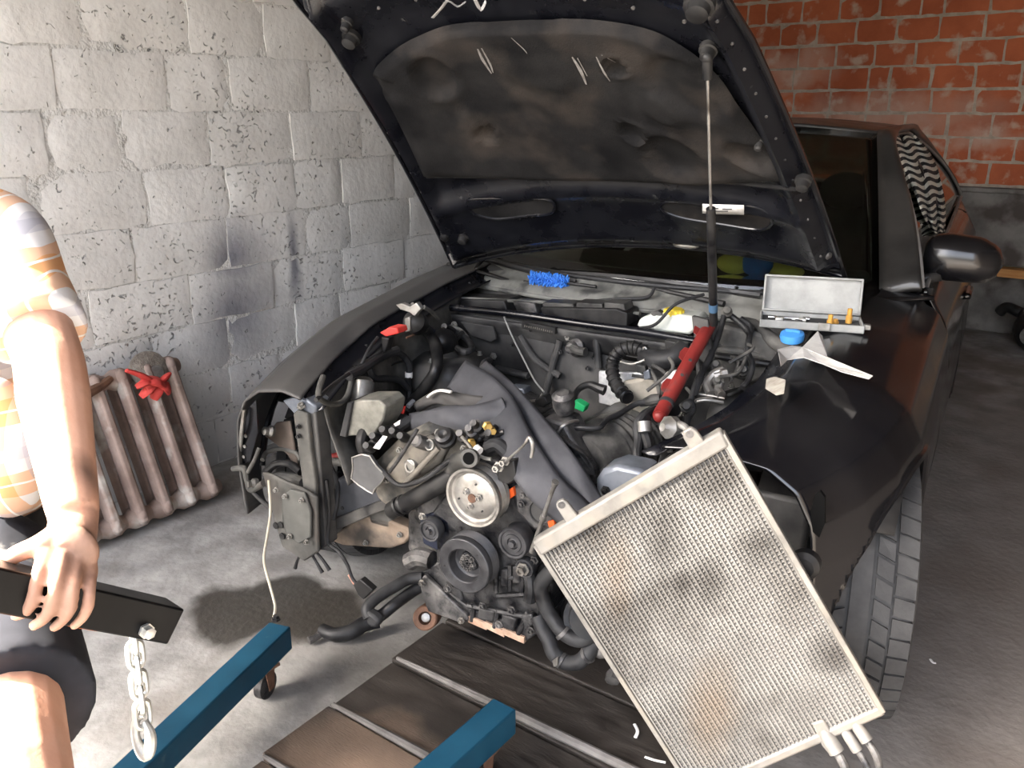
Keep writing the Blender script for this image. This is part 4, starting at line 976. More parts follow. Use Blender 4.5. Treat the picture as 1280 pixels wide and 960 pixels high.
# engine mount bracket behind the leaning cooler
mt = pp('mount_bracket', [(744, 600), (752, 588), (770, 582), (800, 588), (812, 596), (800, 612), (790, 622), (744, 650)], -.5, .09, blueg, car, .012)
lat('mount_cap', KY(764, 594, -.46), [(0, .026), (.012, .026), (.018, .02), (.02, .01)], M['rubber'], mt, axis=(0, -.4, 1), n=18)
bolt(KY(764, 592, -.47), .012, M['bright'], mt, (0, -.4, 1), .02); bolt(KY(757, 613, -.505), .008, M['cast'], mt)
# black headlamp opening at the left wing's front edge
pp('lamp_opening', [(1013, 640), (1018, 620), (1025, 614), (1031, 622), (1031, 655), (1024, 672), (1016, 665)], -.56, .01, mat('black_opening', (.002, .002, .002), rough=.9, spec=.1), fL, 0)
lat('lamp_socket', KY(1008, 702, -.6), [(0, .03), (.02, .03), (.03, .02)], M['black_plastic'], car, n=16)
MB().box((0.66, -.44, .55), (.14, .02, .2)).build('wheel_house_front', M['bay'], car, bevel=.01)
# ------------------------------------------------------------------ engine
EL = -0.55
# core mass of the block, behind everything else
eng = MB().prism([(-.2, -.46, .2), (.17, -.46, .2), (.22, -.46, .35), (.27, -.46, .6), (.1, -.46, .52), (-.05, -.46, .52), (-.28, -.46, .6), (-.27, -.46, .42)], V((0, .56, 0))).build('engine', M['iron'], car, bevel=.01, label='greasy engine with bare pulleys')
# front cover: ribbed casting between the pulleys and down to the sump
pp('front_cover', [(540, 640), (575, 590), (615, 575), (660, 585), (700, 620), (705, 660), (690, 720), (692, 770), (655, 800), (590, 778), (560, 745), (545, 700)], EL, .09, M['iron'], eng, .008)
pp('sump_flange', [(560, 740), (590, 762), (655, 786), (692, 762), (694, 776), (658, 802), (588, 780), (556, 752)], EL - .015, .1, M['iron'], eng, .004)
for a, b in (((585, 775), (608, 786)), ((606, 782), (630, 795)), ((628, 790), (655, 803))):
    pp('rusty_sump_edge', [(a[0], a[1] - 5), (b[0], b[1] - 6), (b[0], b[1] + 2), (a[0], a[1] + 3)], EL - .022, .02, mat('rusty_edge', (.3, .19, .13), (.44, .31, .23), rough=.8, scale=40, bump=.4), eng, .001)
for poly in ([(598, 760), (618, 765), (616, 778), (596, 772)], [(627, 768), (645, 774), (642, 790), (625, 784)], [(650, 770), (664, 768), (668, 780), (656, 790)], [(668, 745), (682, 740), (684, 760), (672, 766)], [(625, 712), (634, 712), (634, 735), (625, 735)], [(640, 708), (650, 708), (650, 730), (640, 730)]):
    pp('casting_pocket', poly, EL - .028, .02, M['iron'], eng, .004)
for pts in ([(592, 756), (590, 776)], [(622, 762), (618, 784)], [(660, 765), (648, 792)], [(620, 710), (620, 740)], [(637, 706), (637, 738)], [(654, 705), (652, 740)], [(622, 745), (680, 742)], [(625, 722), (655, 722)], [(670, 720), (676, 760)], [(585, 757), (680, 775)]):
    MB().tube([KY(x, y, EL - .018) for x, y in pts], .007, n=6, sub=1).build('casting_rib', M['iron'], eng)
for x, y in ((624, 780), (664, 788), (604, 757), (640, 762), (684, 752), (690, 700), (668, 700), (616, 700), (560, 735)): bolt(KY(x, y, EL - .03), .008, M['cast'], eng)
# pulleys
pc = KY(590, 623, EL - .075)
s = mpp(EL - .075)
pu = lat('water_pump_pulley', pc + V((0, .055, 0)), [(0, .03), (.0, 39 * s), (.006, 40.5 * s), (.012, 38.5 * s), (.018, 40 * s), (.022, 38.4 * s), (.026, 40 * s), (.030, 38.4 * s), (.034, 40 * s), (.038, 38.4 * s), (.042, 40 * s), (.050, 40.5 * s), (.054, 39.5 * s), (.053, 36.5 * s), (.046, 34 * s), (.044, 31 * s), (.050, 27 * s), (.053, 18 * s), (.054, 5 * s), (.054, 0)], M['bright'], eng, n=48, label='bright worn steel pump pulley')
lat('pulley_hub', pc, [(-.002, 6 * s), (.002, 6 * s), (.002, 0)], M['rust'], pu, n=20)
for k in range(3):
    t = k * 2.094 + .3; bolt(pc + V((.022 * math.cos(t), 0, .022 * math.sin(t))), .0065, M['bright'], pu)
for k in range(3):
    t = k * 2.094 + 1.3; lat('pulley_hole', pc + V((.04 * math.cos(t), -.0, .04 * math.sin(t))), [(-.003, .0025), (.001, .0025)], M['interior'], pu, n=8)
cc = KY(579, 708, EL - .08); s = mpp(EL - .08)
damper = mat('dark_damper_steel', (.028, .028, .031), (.08, .08, .084), rough=.4, r2=.6, metal=.5, scale=18)
cp = lat('crank_pulley', cc + V((0, .06, 0)), [(0, .03), (0, 37 * s), (.006, 39 * s)] + [(.008 + .004 * i, (37.2 if i % 2 else 39) * s) for i in range(9)] + [(.046, 39.5 * s), (.058, 38.8 * s), (.06, 37.5 * s), (.059, 25 * s), (.056, 23.5 * s), (.03, 22.5 * s), (.026, 20 * s), (.026, 14 * s), (.034, 13 * s), (.036, 0)], damper, eng, n=48, label='dark grey crank pulley with a bolted hub')
for k in range(8):
    t = k * math.pi / 4; bolt(cc + V((8.5 * s * math.cos(t), .024, 8.5 * s * math.sin(t))), .0052, M['cast'], cp)
lat('hub_centre', cc + V((0, .024, 0)), [(0, 3.5 * s), (.006, 3.4 * s), (.006, 2 * s), (.0, 1.8 * s)], M['iron'], cp, n=16)
for k in range(2):
    t = .8 + k * 2.6; lat('damper_mark', cc + V((31 * s * math.cos(t), .0, 31 * s * math.sin(t))), [(-.002, .003), (.001, .003)], M['interior'], cp, n=8)
# belt tensioner and idlers
def idler(x, y, rpx, ly, name, thick=.03):
    c = KY(x, y, ly); s = mpp(ly); R = rpx * s
    o = lat(name, c + V((0, thick, 0)), [(0, R * .95), (.003, R), (thick - .003, R), (thick, R * .95), (thick - .001, R * .82), (thick - .005, R * .78), (thick - .005, R * .6), (thick - .002, R * .56), (thick - .002, R * .38), (thick - .006, R * .34), (thick - .004, R * .22), (thick + .006, R * .2), (thick + .006, 0)], damper, eng, n=32)
    return o
idler(640, 680, 21, EL - .07, 'tensioner_pulley', .045)
ta = pp('tensioner_arm', [(640, 690), (660, 668), (668, 690), (672, 708), (660, 722), (648, 712)], EL - .03, .03, M['iron'], eng, .006)
idler(655, 711, 13, EL - .05, 'idler_pulley', .03)
bolt(KY(654, 711, EL - .05), .012, M['bright'], eng, h=.018)
idler(536, 664, 16, EL - .05, 'alternator_pulley', .03)
pp('alternator_body', [(524, 646), (545, 640), (562, 652), (566, 690), (548, 690), (528, 680)], EL - .0, .1, mat('blue_black_plastic', (.012, .015, .028), rough=.4), eng, .006)
bolt(KY(529, 645, EL - .02), .008, M['bright'], eng)
pp('alternator_case', [(508, 636), (530, 628), (556, 640), (560, 700), (530, 704), (508, 690)], EL + .05, .14, M['cast'], eng, .015)
hose('alternator_stub', [(512, 702, EL), (525, 696, EL), (540, 700, EL)], .026, M['cast'], eng)
# right bank: dirty cam cover with round openings
camd = mat('dusty_cam_cover', (.085, .078, .066), (.2, .18, .15), rough=.7, scale=11, c3=(.03, .03, .03), s3=7, bump=.4, bscale=50, metal=.2)
cv = pp('cam_cover', [(462, 600), (470, 575), (500, 545), (530, 530), (568, 540), (590, 556), (588, 580), (560, 600), (520, 628), (490, 640), (470, 625)], EL + .03, .16, camd, eng, .016)
pp('cam_cover_step', [(480, 585), (505, 556), (535, 545), (560, 556), (548, 580), (512, 606), (490, 610)], EL + .005, .06, camd, cv, .012)
for x, y, r in ((513, 588, 9.5), (537, 561, 8)):
    c = KY(x, y, EL - .01); s = mpp(EL)
    lat('cam_port', c + V((0, .03, 0)), [(0, r * s), (.026, r * s), (.03, r * s * .92), (.03, r * s * .68), (.02, r * s * .62), (.02, 0)], M['alu'], cv, axis=(-.1, -1, .35), n=20)
pp('port_flange', [(504, 578), (509, 574), (521, 584), (523, 596), (516, 601), (506, 594)], EL - .005, .02, M['alu'], cv, .004)
lat('oil_cap', KY(559, 550, EL), [(0, .026), (.016, .028), (.02, .023), (.034, .021), (.036, .012), (.03, 0)], M['black_plastic'], cv, axis=(.1, -.7, .7), n=24)
lat('sensor_barrel', KY(536, 556, EL + .02), [(0, .018), (.05, .018), (.055, .012)], M['cast'], cv, axis=(-.2, -1, .6), n=16)
for x, y in ((484, 600), (500, 562), (548, 540), (580, 560), (530, 610), (498, 628), (470, 596)): bolt(KY(x, y, EL - .005), .006, M['alu'], cv)
hose('dipstick_tube', [(548, 560, EL), (520, 590, EL - .02), (505, 606, EL - .02)], .008, camd, cv)
# black plate with light edge (intake flap)
pl_ = pp('flap_plate', [(440, 572), (452, 568), (462, 570), (470, 582), (482, 594), (478, 602), (468, 612), (466, 617), (460, 614), (448, 606), (439, 598), (441, 585)], EL - .02, .012, mat('grey_gasket_plate', (.06, .06, .062), (.095, .095, .095), rough=.6, scale=10), eng, .001)
ol = [(440, 572), (452, 568), (462, 570), (470, 582), (482, 594), (478, 602), (468, 612), (466, 617), (460, 614), (448, 606), (439, 598), (441, 585), (440, 572)]
MB().tube([KY(x, y, EL - .021) for x, y in ol], .0025, n=6, sub=1).build('plate_edge', M['alu'], pl_)
hose('flap_hose', [(455, 566, EL), (452, 552, EL), (456, 540, EL + .02), (466, 536, EL + .04), (476, 540, EL + .04)], .017, M['black_plastic'], eng)
hose('flap_hose', [(462, 562, EL), (470, 552, EL), (482, 544, EL + .02), (498, 534, EL + .05), (512, 524, EL + .08)], .015, M['rubber'], eng)
for x, y, ly in ((474, 548, EL), (486, 540, EL), (466, 560, EL - .01), (498, 542, EL), (508, 548, EL)):
    lat('injector_plug', KY(x, y, ly), [(0, .013), (.02, .014), (.03, .01), (.045, .009)], M['black_plastic'], eng, axis=(.2, -1, .6), n=10)
for poly in ([(466, 560), (478, 545), (484, 546), (474, 562)], [(492, 530), (500, 525), (499, 531), (494, 533)]):
    pp('white_tag', poly, EL - .04, .004, M['white'], eng, .001)
pp('red_tag', [(500, 508), (506, 508), (504, 518), (499, 516)], EL + .1, .006, M['redplastic'], eng, .001)
# dipstick wire and water pipes
hose('bent_dipstick', [(522, 536, EL - .04), (516, 546, EL - .05), (500, 572, EL - .05), (487, 590, EL - .05)], .005, M['iron'], eng)
wp = hose('water_pipe', [(490, 638, EL + .0), (520, 622, EL - .02), (548, 606, EL - .02), (570, 592, EL - .01)], .0245, M['black_plastic'], eng, n=16)
for t, x, y in ((0, 497, 634), (1, 503, 631), (2, 545, 607)): lat('pipe_ring', KY(x, y, EL - .012), [(0, .026), (.006, .028), (.012, .026)], M['black_plastic'], wp, axis=KY(520, 622, EL) - KY(490, 638, EL), n=16)
hose('timing_hose', [(480, 590, EL - .03), (494, 604, EL - .035), (510, 606, EL - .035), (535, 596, EL - .04), (556, 580, EL - .04), (575, 568, EL - .04)], .0065, M['rubber'], eng)
pp('head_casting', [(518, 628), (548, 612), (560, 616), (560, 650), (540, 650), (520, 645)], EL + .01, .08, M['cast'], eng, .01)
th = hose('thermostat_neck', [(565, 596, EL), (570, 580, EL - .02), (580, 574, EL - .05), (589, 572, EL - .09)], [.024, .024, .024, .022], M['dusty_plastic'], eng, n=18)
nk = KY(589, 572, EL - .1); ax = (KY(590, 571, EL - .13) - nk).normalized()
lat('neck_mouth', nk, [(0, .021), (.012, .023), (.014, .022), (.0145, .015), (.002, .0145), (.001, 0)], M['dusty_plastic'], th, axis=(.15, -1, .25), n=22)
lat('neck_bore', nk + V((.0022, -.0146, .0036)), [(0, .0148), (.0004, .0148)], mat('dark_bore', (.002, .002, .002), rough=.9, spec=.1), th, axis=(.15, -1, .25), n=22)
# middle of the vee: coils, sensors, brass fittings
pp('intake_manifold', [(575, 560), (600, 545), (640, 548), (655, 575), (640, 600), (610, 590)], EL + .06, .2, M['black_plastic'], eng, .02)
for pts, r, m_ in (([(602, 545, EL + .02), (612, 540, EL + .02), (620, 533, EL + .04)], .008, 'black_plastic'), ([(606, 552, EL), (618, 545, EL + .02), (630, 540, EL + .03)], .008, 'black_plastic'), ([(610, 560, EL), (622, 556, EL), (634, 566, EL)], .018, 'rubber'), ([(577, 546, EL - .02), (586, 556, EL - .03), (593, 565, EL - .04), (604, 572, EL - .05), (614, 574, EL - .05)], .0045, 'alu'), ([(612, 522, EL + .1), (622, 526, EL + .1), (632, 534, EL + .1)], .006, 'alu')):
    hose('rail_pipe', pts, r, M[m_], eng)
brass = mat('brass', (.42, .28, .08), (.6, .42, .16), rough=.3, metal=.8, scale=30)
for x, y in ((608, 532), (588, 553), (613, 538)):
    lat('brass_fitting', KY(x, y, EL + .02), [(0, .012), (.012, .013), (.014, .009), (.03, .008)], brass, eng, axis=(.6, -.6, .2), n=6)
MB().cyl(KY(595, 560, EL - .045), KY(600, 564, EL - .05), .010, n=12).build('white_cap', M['white'], eng)
for x, y in ((583, 548), (594, 542), (600, 536), (618, 548)): lat('injector', KY(x, y, EL + .04), [(0, .016), (.03, .016), (.034, .01), (.06, .009)], M['cast'], eng, axis=(.2, -1, .7), n=12)
bx_ = pp('solenoid_box', [(622, 580), (642, 576), (646, 600), (634, 606), (622, 600)], EL - .06, .05, M['black_plastic'], eng, .003)
bolt(KY(624, 583, EL - .075), .009, M['bright'], bx_, h=.02); bolt(KY(632, 576, EL - .07), .008, M['bright'], bx_, h=.02)
hose('bent_metal_pipe', [(632, 577, EL - .08), (642, 568, EL - .1), (655, 556, EL - .11), (661, 547, EL - .11), (665, 552, EL - .115), (666, 562, EL - .115), (664, 572, EL - .115)], [.0035, .0035, .0035, .004, .005, .005, .004], M['bright'], eng)
for poly in ([(633, 614), (641, 609), (643, 620), (637, 624)], [(654, 605), (661, 600), (663, 606), (656, 611)], [(684, 652), (692, 650), (694, 658), (686, 660)]):
    pp('orange_seal', poly, EL - .02, .012, mat('orange_gasket', (.62, .09, .015), rough=.5), eng, .002)
# left bank end: grey cover with an open round hole
lc_ = pp('timing_cover', [(640, 608), (652, 606), (662, 616), (690, 618), (712, 640), (716, 668), (696, 672), (680, 660), (668, 664), (645, 640)], EL - .01, .06, M['cast'], eng, .008)
c = KY(676, 640, EL - .015); s = mpp(EL)
lat('cover_hole', c + V((0, .004, 0)), [(0, 17 * s), (.006, 17 * s), (.007, 15 * s), (.002, 14.5 * s), (.002, 0)], M['interior'], lc_, n=26)
for x, y in ((655, 618), (660, 612), (652, 630), (692, 628), (700, 650)): bolt(KY(x, y, EL - .015), .007, M['cast'], lc_)
# second bank with its chain
lb = pp('left_cam_housing', [(668, 540), (680, 522), (705, 530), (722, 560), (742, 588), (748, 612), (742, 630), (726, 640), (712, 622), (695, 580)], -.36, .1, M['cast'], eng, .008)
pp('camshaft_end', [(664, 530), (676, 518), (700, 522), (710, 540), (690, 552), (672, 548)], -.33, .08, M['black_plastic'], lb, .014)
c = KY(724, 608, -.37); s = mpp(-.37)
lat('cam_gear_hole', c + V((0, .006, 0)), [(0, 20 * s), (.008, 20 * s), (.01, 18 * s), (.004, 17 * s), (.004, 0)], blueg, lb, n=28)
ch = smooth_path([KY(x, y, -.375) for x, y in [(704, 546), (718, 558), (732, 568), (742, 584), (746, 600)]], 6)
for i in range(0, len(ch) - 1):
    MB().box(lerp(ch[i], ch[i + 1], .5), (.007, .016, .006), None, (lambda u, v, a: (a, u, v))(*frame(ch[i + 1] - ch[i]))).build('chain_link', M['cast'], lb, bevel=.001)
lat('oil_separator', KY(706, 514, -.3), [(0, .024), (.02, .03), (.05, .03), (.06, .018)], M['cast'], eng, axis=(0, -.3, 1), n=16)
hose('separator_pipe', [(694, 508, -.3), (700, 504, -.3), (712, 506, -.28)], .006, M['alu'], eng)
hose('steel_line', [(695, 545, -.36), (702, 534, -.36), (712, 528, -.34), (722, 526, -.3)], .005, M['bright'], eng)
# large ribbed intake boot
boot = MB(); c0 = KY(728, 585, -.32); c1 = KY(790, 560, -.1); L_ = (c1 - c0).length
prof = [(L_ * t, .085 + .03 * math.sin(t * 2.2) + .0045 * math.sin(t * 60) * (t > .35)) for t in np.linspace(0, 1, 40)]
boot.lathe(c0, c1 - c0, prof, 36).build('intake_boot', M['dusty_plastic'], eng, smooth=60)
hose('gearbox_tunnel', [(760, 570, 0), (800, 545, .15)], .13, M['bay'], eng, n=24, sub=1)
# right lower side: coolant hoses, compressor
h1 = hose('coolant_hose', [(704, 668, EL), (706, 690, EL - .02), (698, 708, EL - .04), (685, 718, EL - .05), (676, 732, EL - .05), (680, 752, EL - .05), (690, 772, EL - .05), (706, 792, EL - .06), (724, 800, EL - .06), (740, 792, EL - .04), (748, 776, EL)], .0185, M['rubber'], eng, n=14)
h2 = hose('coolant_hose', [(672, 770, EL - .04), (678, 786, EL - .05), (686, 800, EL - .06), (692, 816, EL - .07), (705, 827, EL - .07), (722, 828, EL - .07), (734, 818, EL - .06), (744, 806, EL - .04)], .019, M['rubber'], eng, n=14)
for x, y, ly, a in ((700, 824, EL - .072, (1, 0, -.4)), (733, 819, EL - .06, (1, 0, .9)), (702, 789, EL - .06, (1, 0, -.8))):
    lat('hose_clamp', KY(x, y, ly), [(0, .0205), (.001, .0215), (.009, .0215), (.01, .0205)], M['cast'], h2, axis=a, n=18)
pp('clamp_screw', [(690, 826), (697, 822), (697, 832), (692, 834)], EL - .1, .008, M['alu'], h2, .001)
hose('coolant_hose', [(662, 716, EL - .02), (664, 735, EL - .03), (662, 750, EL - .03)], .017, M['rubber'], eng)
comp = MB(); comp.cyl(KY(725, 765, EL + .12), KY(735, 772, EL - .02), .06, n=24).cyl(KY(735, 772, EL - .02), KY(737, 774, EL - .05), .048, n=24)
comp.build('compressor', M['black_plastic'], eng)
hose('compressor_strap', [(718, 745, EL - .02), (710, 765, EL - .03), (702, 785, EL - .03)], .006, M['iron'], eng)
pp('lower_crossmember', [(670, 740), (700, 700), (770, 700), (800, 760), (800, 800), (700, 800)], -.35, .1, M['interior'], eng, .01)
for x, y in ((752, 805), (768, 838)):
    lat('drain_fitting', KY(x, y, EL - .02), [(0, .012), (.01, .018), (.03, .018), (.035, .01)], M['cast'], eng, axis=(.2, -1, -.4), n=8)
# left lower mount with rusted bush
mb_ = pp('lower_mount', [(524, 725), (530, 719), (538, 726), (582, 768), (585, 776), (578, 780), (556, 772), (535, 765), (527, 745)], EL - .03, .015, M['cast'], eng, .004)
for x, y in ((528, 728), (577, 775)): bolt(KY(x, y, EL - .035), .007, M['bright'], mb_)
pp('mount_back', [(520, 720), (550, 700), (575, 740), (584, 770), (556, 768), (530, 750)], EL - .01, .08, M['iron'], eng, .006)
bush = lat('rusty_bush', KY(537, 768, EL + .02), [(0, .034), (.07, .034), (.074, .03), (.074, .018), (.05, .016), (.05, 0)], M['rust'], eng, axis=KY(527, 776, EL - .08) - KY(537, 768, EL + .02), n=24, label='rust coloured round bush')
dirv = (KY(527, 776, EL - .08) - KY(537, 768, EL + .02)).normalized()
lat('bush_core', KY(537, 768, EL + .02) + dirv * .051, [(0, .014), (.012, .012), (.014, .005)], M['alu'], bush, axis=dirv, n=14)
# hose pair hanging to the floor on the left
for pts in ([(528, 722, EL - .02), (510, 724, EL - .04), (492, 734, EL - .08), (470, 748, EL - .13), (459, 760, EL - .16), (462, 772, EL - .17)], [(524, 734, EL - .02), (512, 742, EL - .05), (494, 755, EL - .1), (478, 768, EL - .13), (464, 776, EL - .17)]):
    hose('hanging_hose', pts, .016, M['rubber'], eng, n=14)
hose('hanging_hose', [(472, 774, 'z', .05), (455, 780, 'z', .045), (438, 790, 'z', .035), (418, 793, 'z', .03), (402, 787, 'z', .03)], [.026, .023, .022, .02, .018], M['rubber'], eng, n=14)
pe = hose('floor_pipe', [(404, 788, 'z', .025), (396, 796, 'z', .02), (386, 801, 'z', .018)], [.012, .010, .012], M['cast'], eng)
pp('hose_tee', [(456, 764), (466, 770), (474, 778), (470, 786), (458, 782)], EL - .18, .03, M['rubber'], eng, .008)
hose('rail_hose', [(590, 480, -.1), (600, 470, -.05), (605, 455, .0), (612, 450, .05)], .012, M['rubber'], eng)
# stray small fittings so the vee is not bare
rr = random.Random(3)
for k in range(26):
    x, y = rr.uniform(560, 650), rr.uniform(520, 600)
    lat('small_fitting', KY(x, y, EL + .05 + rr.uniform(0, .06)), [(0, .01), (.012, .011), (.016, .007), (.03, .006)], rr.choice([M['cast'], M['black_plastic'], M['iron']]), eng, axis=(rr.uniform(-.6, .6), -1, rr.uniform(0, 1)), n=8)
for k in range(14):
    x, y = rr.uniform(820, 960), rr.uniform(430, 500); ly = rr.uniform(-.05, .1)
    hose('bay_wire', [(x, y, ly), (x + rr.uniform(-25, 10), y + rr.uniform(5, 25), ly - .04), (x + rr.uniform(-40, 20), y + rr.uniform(15, 45), ly - .08)], .005, rr.choice([M['rubber'], M['dusty_plastic']]), car)
for k in range(9):
    x, y = rr.uniform(440, 540), rr.uniform(400, 470); ly = rr.uniform(.0, .1)
    hose('bay_wire', [(x, y, ly), (x + rr.uniform(-20, 20), y + rr.uniform(5, 20), ly - .03), (x + rr.uniform(-40, 30), y + rr.uniform(10, 40), ly - .06)], .005, rr.choice([M['rubber'], M['dusty_plastic']]), car)
# firewall pressings
for pts in ([(650, 420, .19), (670, 450, .18), (700, 470, .18)], [(700, 425, .19), (690, 460, .18), (680, 500, .16)], [(620, 460, .18), (660, 470, .18)], [(745, 420, .19), (748, 460, .18)]):
    hose('pressing', pts, .012, M['bay'], fwall)
for x, y in ((640, 430), (665, 412), (700, 440), (735, 460), (660, 470), (625, 475)): bolt(KY(x, y, .185), .006, M['iron'], fwall)
# ------------------------------------------------------------------ loose things
class Thing:
    """an Empty at the thing's base; parts are built in world coordinates and shifted"""
    def __init__(s, name, loc, label, cat, group=None):
        s.loc = V(loc); s.o = empty(name, s.loc, label, cat, 0, group)
    def part(s, mb, name, m, parent=None, **k):
        return shift(mb, s.loc).build(name, m, parent or s.o, **k)
def single(mb, name, m, loc, label, cat, group=None, **k):
    o = shift(mb, loc).build(name, m, **k); o.location = loc; return tag(o, label, cat, group)
def cw_(x, y, ly): return car2w(KY(x, y, ly))

# ---- air conditioning condenser standing on its corner against the car
SC = 1.70
cpx = [(672, 682), (905, 545), (1103, 887), (869, 990)]
dv = [1.0, 0.92, 0.983, 1.064]
TL, TR, BR_, BLc = [CAM + ray(*p) * (k * SC) for p, k in zip(cpx, dv)]
BLc = TL + BR_ - TR
cond = Thing('condenser', BLc + V((0, 0, -BLc.z)), 'dusty aluminium condenser leaning askew in front of the car', 'radiator')
U_ = (TR - TL); V_ = (BLc - TL); N_ = U_.cross(V_).normalized()
if N_.dot(CAM - TL) < 0: N_ = -N_
def CP(u, v, n=0): return TL + U_ * u + V_ * v + N_ * n
cond_m = mat('dirty_condenser_alloy', (.105, .1, .09), (.185, .177, .16), rough=.6, metal=.3, scale=5, c3=(.05, .043, .036), s3=4.2, lo3=.48, hi3=.72, bump=.2, bscale=200)
tube_m = mat('condenser_tube_alloy', (.15, .144, .133), (.25, .242, .225), rough=.55, metal=.3, scale=7, c3=(.065, .056, .047), s3=4.2, lo3=.5, hi3=.72)
for m_ in (cond_m, tube_m):
    blend_in(m_, position_mask(m_, [(*CP(.55, .16), .05, .05, .09, .8), (*CP(.62, .36), .04, .04, .08, .8), (*CP(.5, .32), .05, .05, .05, .8), (*CP(.9, .35), .07, .07, .05, .8), (*CP(.85, .1), .06, .06, .05, .8), (*CP(.93, .75), .06, .06, .06, .8)], .03, 14), (.035, .031, .027), .6)
    blend_in(m_, position_mask(m_, [(*CP(.27, .2), .05, .05, .12, .8), (*CP(.3, .75), .07, .07, .16, .8)], .03, 10), (.16, .115, .075), .5)
NT = 44
tb = MB(); fn_ = MB()
for k in range(NT + 1):
    u = .02 + .96 * k / NT
    a, b = CP(u, .03), CP(u, .985); hw = U_ * (.0042)
    tb.add([a - hw + N_ * .009, a + hw + N_ * .009, b + hw + N_ * .009, b - hw + N_ * .009, a - hw - N_ * .009, a + hw - N_ * .009, b + hw - N_ * .009, b - hw - N_ * .009], [(0, 1, 2, 3), (7, 6, 5, 4), (0, 3, 7, 4), (1, 5, 6, 2), (0, 4, 5, 1), (3, 2, 6, 7)])
    if k < NT:
        u0, u1 = u + .0042, u + .96 / NT - .0042; Z = 150
        vs = []; fs = []
        for z in range(Z + 1):
            v = lerp(.03, .985, z / Z); uu = u0 if z % 2 else u1
            nn_ = .0078 if z % 2 else .0035
            vs += [CP(u0, v, nn_), CP(u1, v, nn_)]
        for z in range(Z): fs.append((2 * z, 2 * z + 1, 2 * z + 3, 2 * z + 2))
        fn_.add(vs, fs)
cond.part(tb, 'tubes', tube_m, smooth=0, kind='stuff')
cond.part(fn_, 'fins', cond_m, smooth=0, fixn=False, kind='stuff')
edge_m = mat('dusty_header_alloy', (.15, .142, .128), (.25, .238, .218), rough=.55, metal=.3, scale=14, c3=(.24, .22, .19), s3=12)
for nm, v0, v1, ext in (('header_tank', -.025, .03, .014), ('header_tank', .975, 1.01, .012)):
    cond.part(MB().prism([CP(-.005, v0, ext), CP(1.005, v0, ext), CP(1.005, v1, ext), CP(-.005, v1, ext)], N_ * -.03), nm, edge_m, bevel=.006)
for u0, u1 in ((-.012, .012), (.985, 1.012)):
    cond.part(MB().prism([CP(u0, -.01, .012), CP(u1, -.01, .012), CP(u1, 1.0, .012), CP(u0, 1.0, .012)], N_ * -.026), 'side_plate', edge_m, bevel=.002)
for k in range(46):
    u = .03 + .94 * k / 45
    cond.part(MB().box(CP(u, .037, .0095), (U_.length * .009, V_.length * .012, .003), None, (U_.normalized(), V_.normalized(), N_)), 'tube_slot', M['interior'], smooth=0)
for (x, y), (x2, y2), wd in (((720, 652), (703, 628), .013), ((882, 570), (862, 540), .015)):
    a = hit(x, y, TL, N_); b = hit(x2, y2, TL, N_); d = (b - a); sd = d.cross(N_).normalized() * wd
    pol = [a - sd * 1.2, a + sd * 1.2, b + sd * .95, b + sd * .6 + d * .18, b - sd * .6 + d * .18, b - sd * .95]
    tabo = cond.part(MB().prism(pol, N_ * .012), 'mounting_tab', edge_m, bevel=.003)
    cond.part(MB().lathe(b + N_ * .012, N_, [(0, .0075), (.001, .0075)], 14), 'tab_hole', M['cast'], tabo)
for i, ((x, y), (x2, y2), r) in enumerate((((1028, 910), (1046, 940), .0155), ((1052, 908), (1072, 938), .011), ((1066, 900), (1084, 926), .0125))):
    a = hit(x, y, TL, N_); b = hit(x2, y2, TL + N_ * .02, N_)
    st = cond.part(MB().lathe(a - N_ * .0, b - a, [(0, r * .8), ((b - a).length * .5, r), ((b - a).length, r * 1.05), ((b - a).length, r * .7), ((b - a).length * .7, r * .65)], 18), 'pipe_stub', edge_m)
    cond.part(MB().tube([b, b + (b - a) * .5 + N_ * .01, b + (b - a) * 1.1 + V((0, 0, -.03))], r * .6, n=10), 'pipe_tail', M['cast'], st)
a = hit(1032, 915, TL, N_)
cond.part(MB().prism([hit(x, y, TL + N_ * .012, N_) for x, y in [(1015, 905), (1030, 900), (1046, 925), (1040, 948), (1028, 934)]], N_ * -.02), 'pipe_flange', edge_m, bevel=.004)

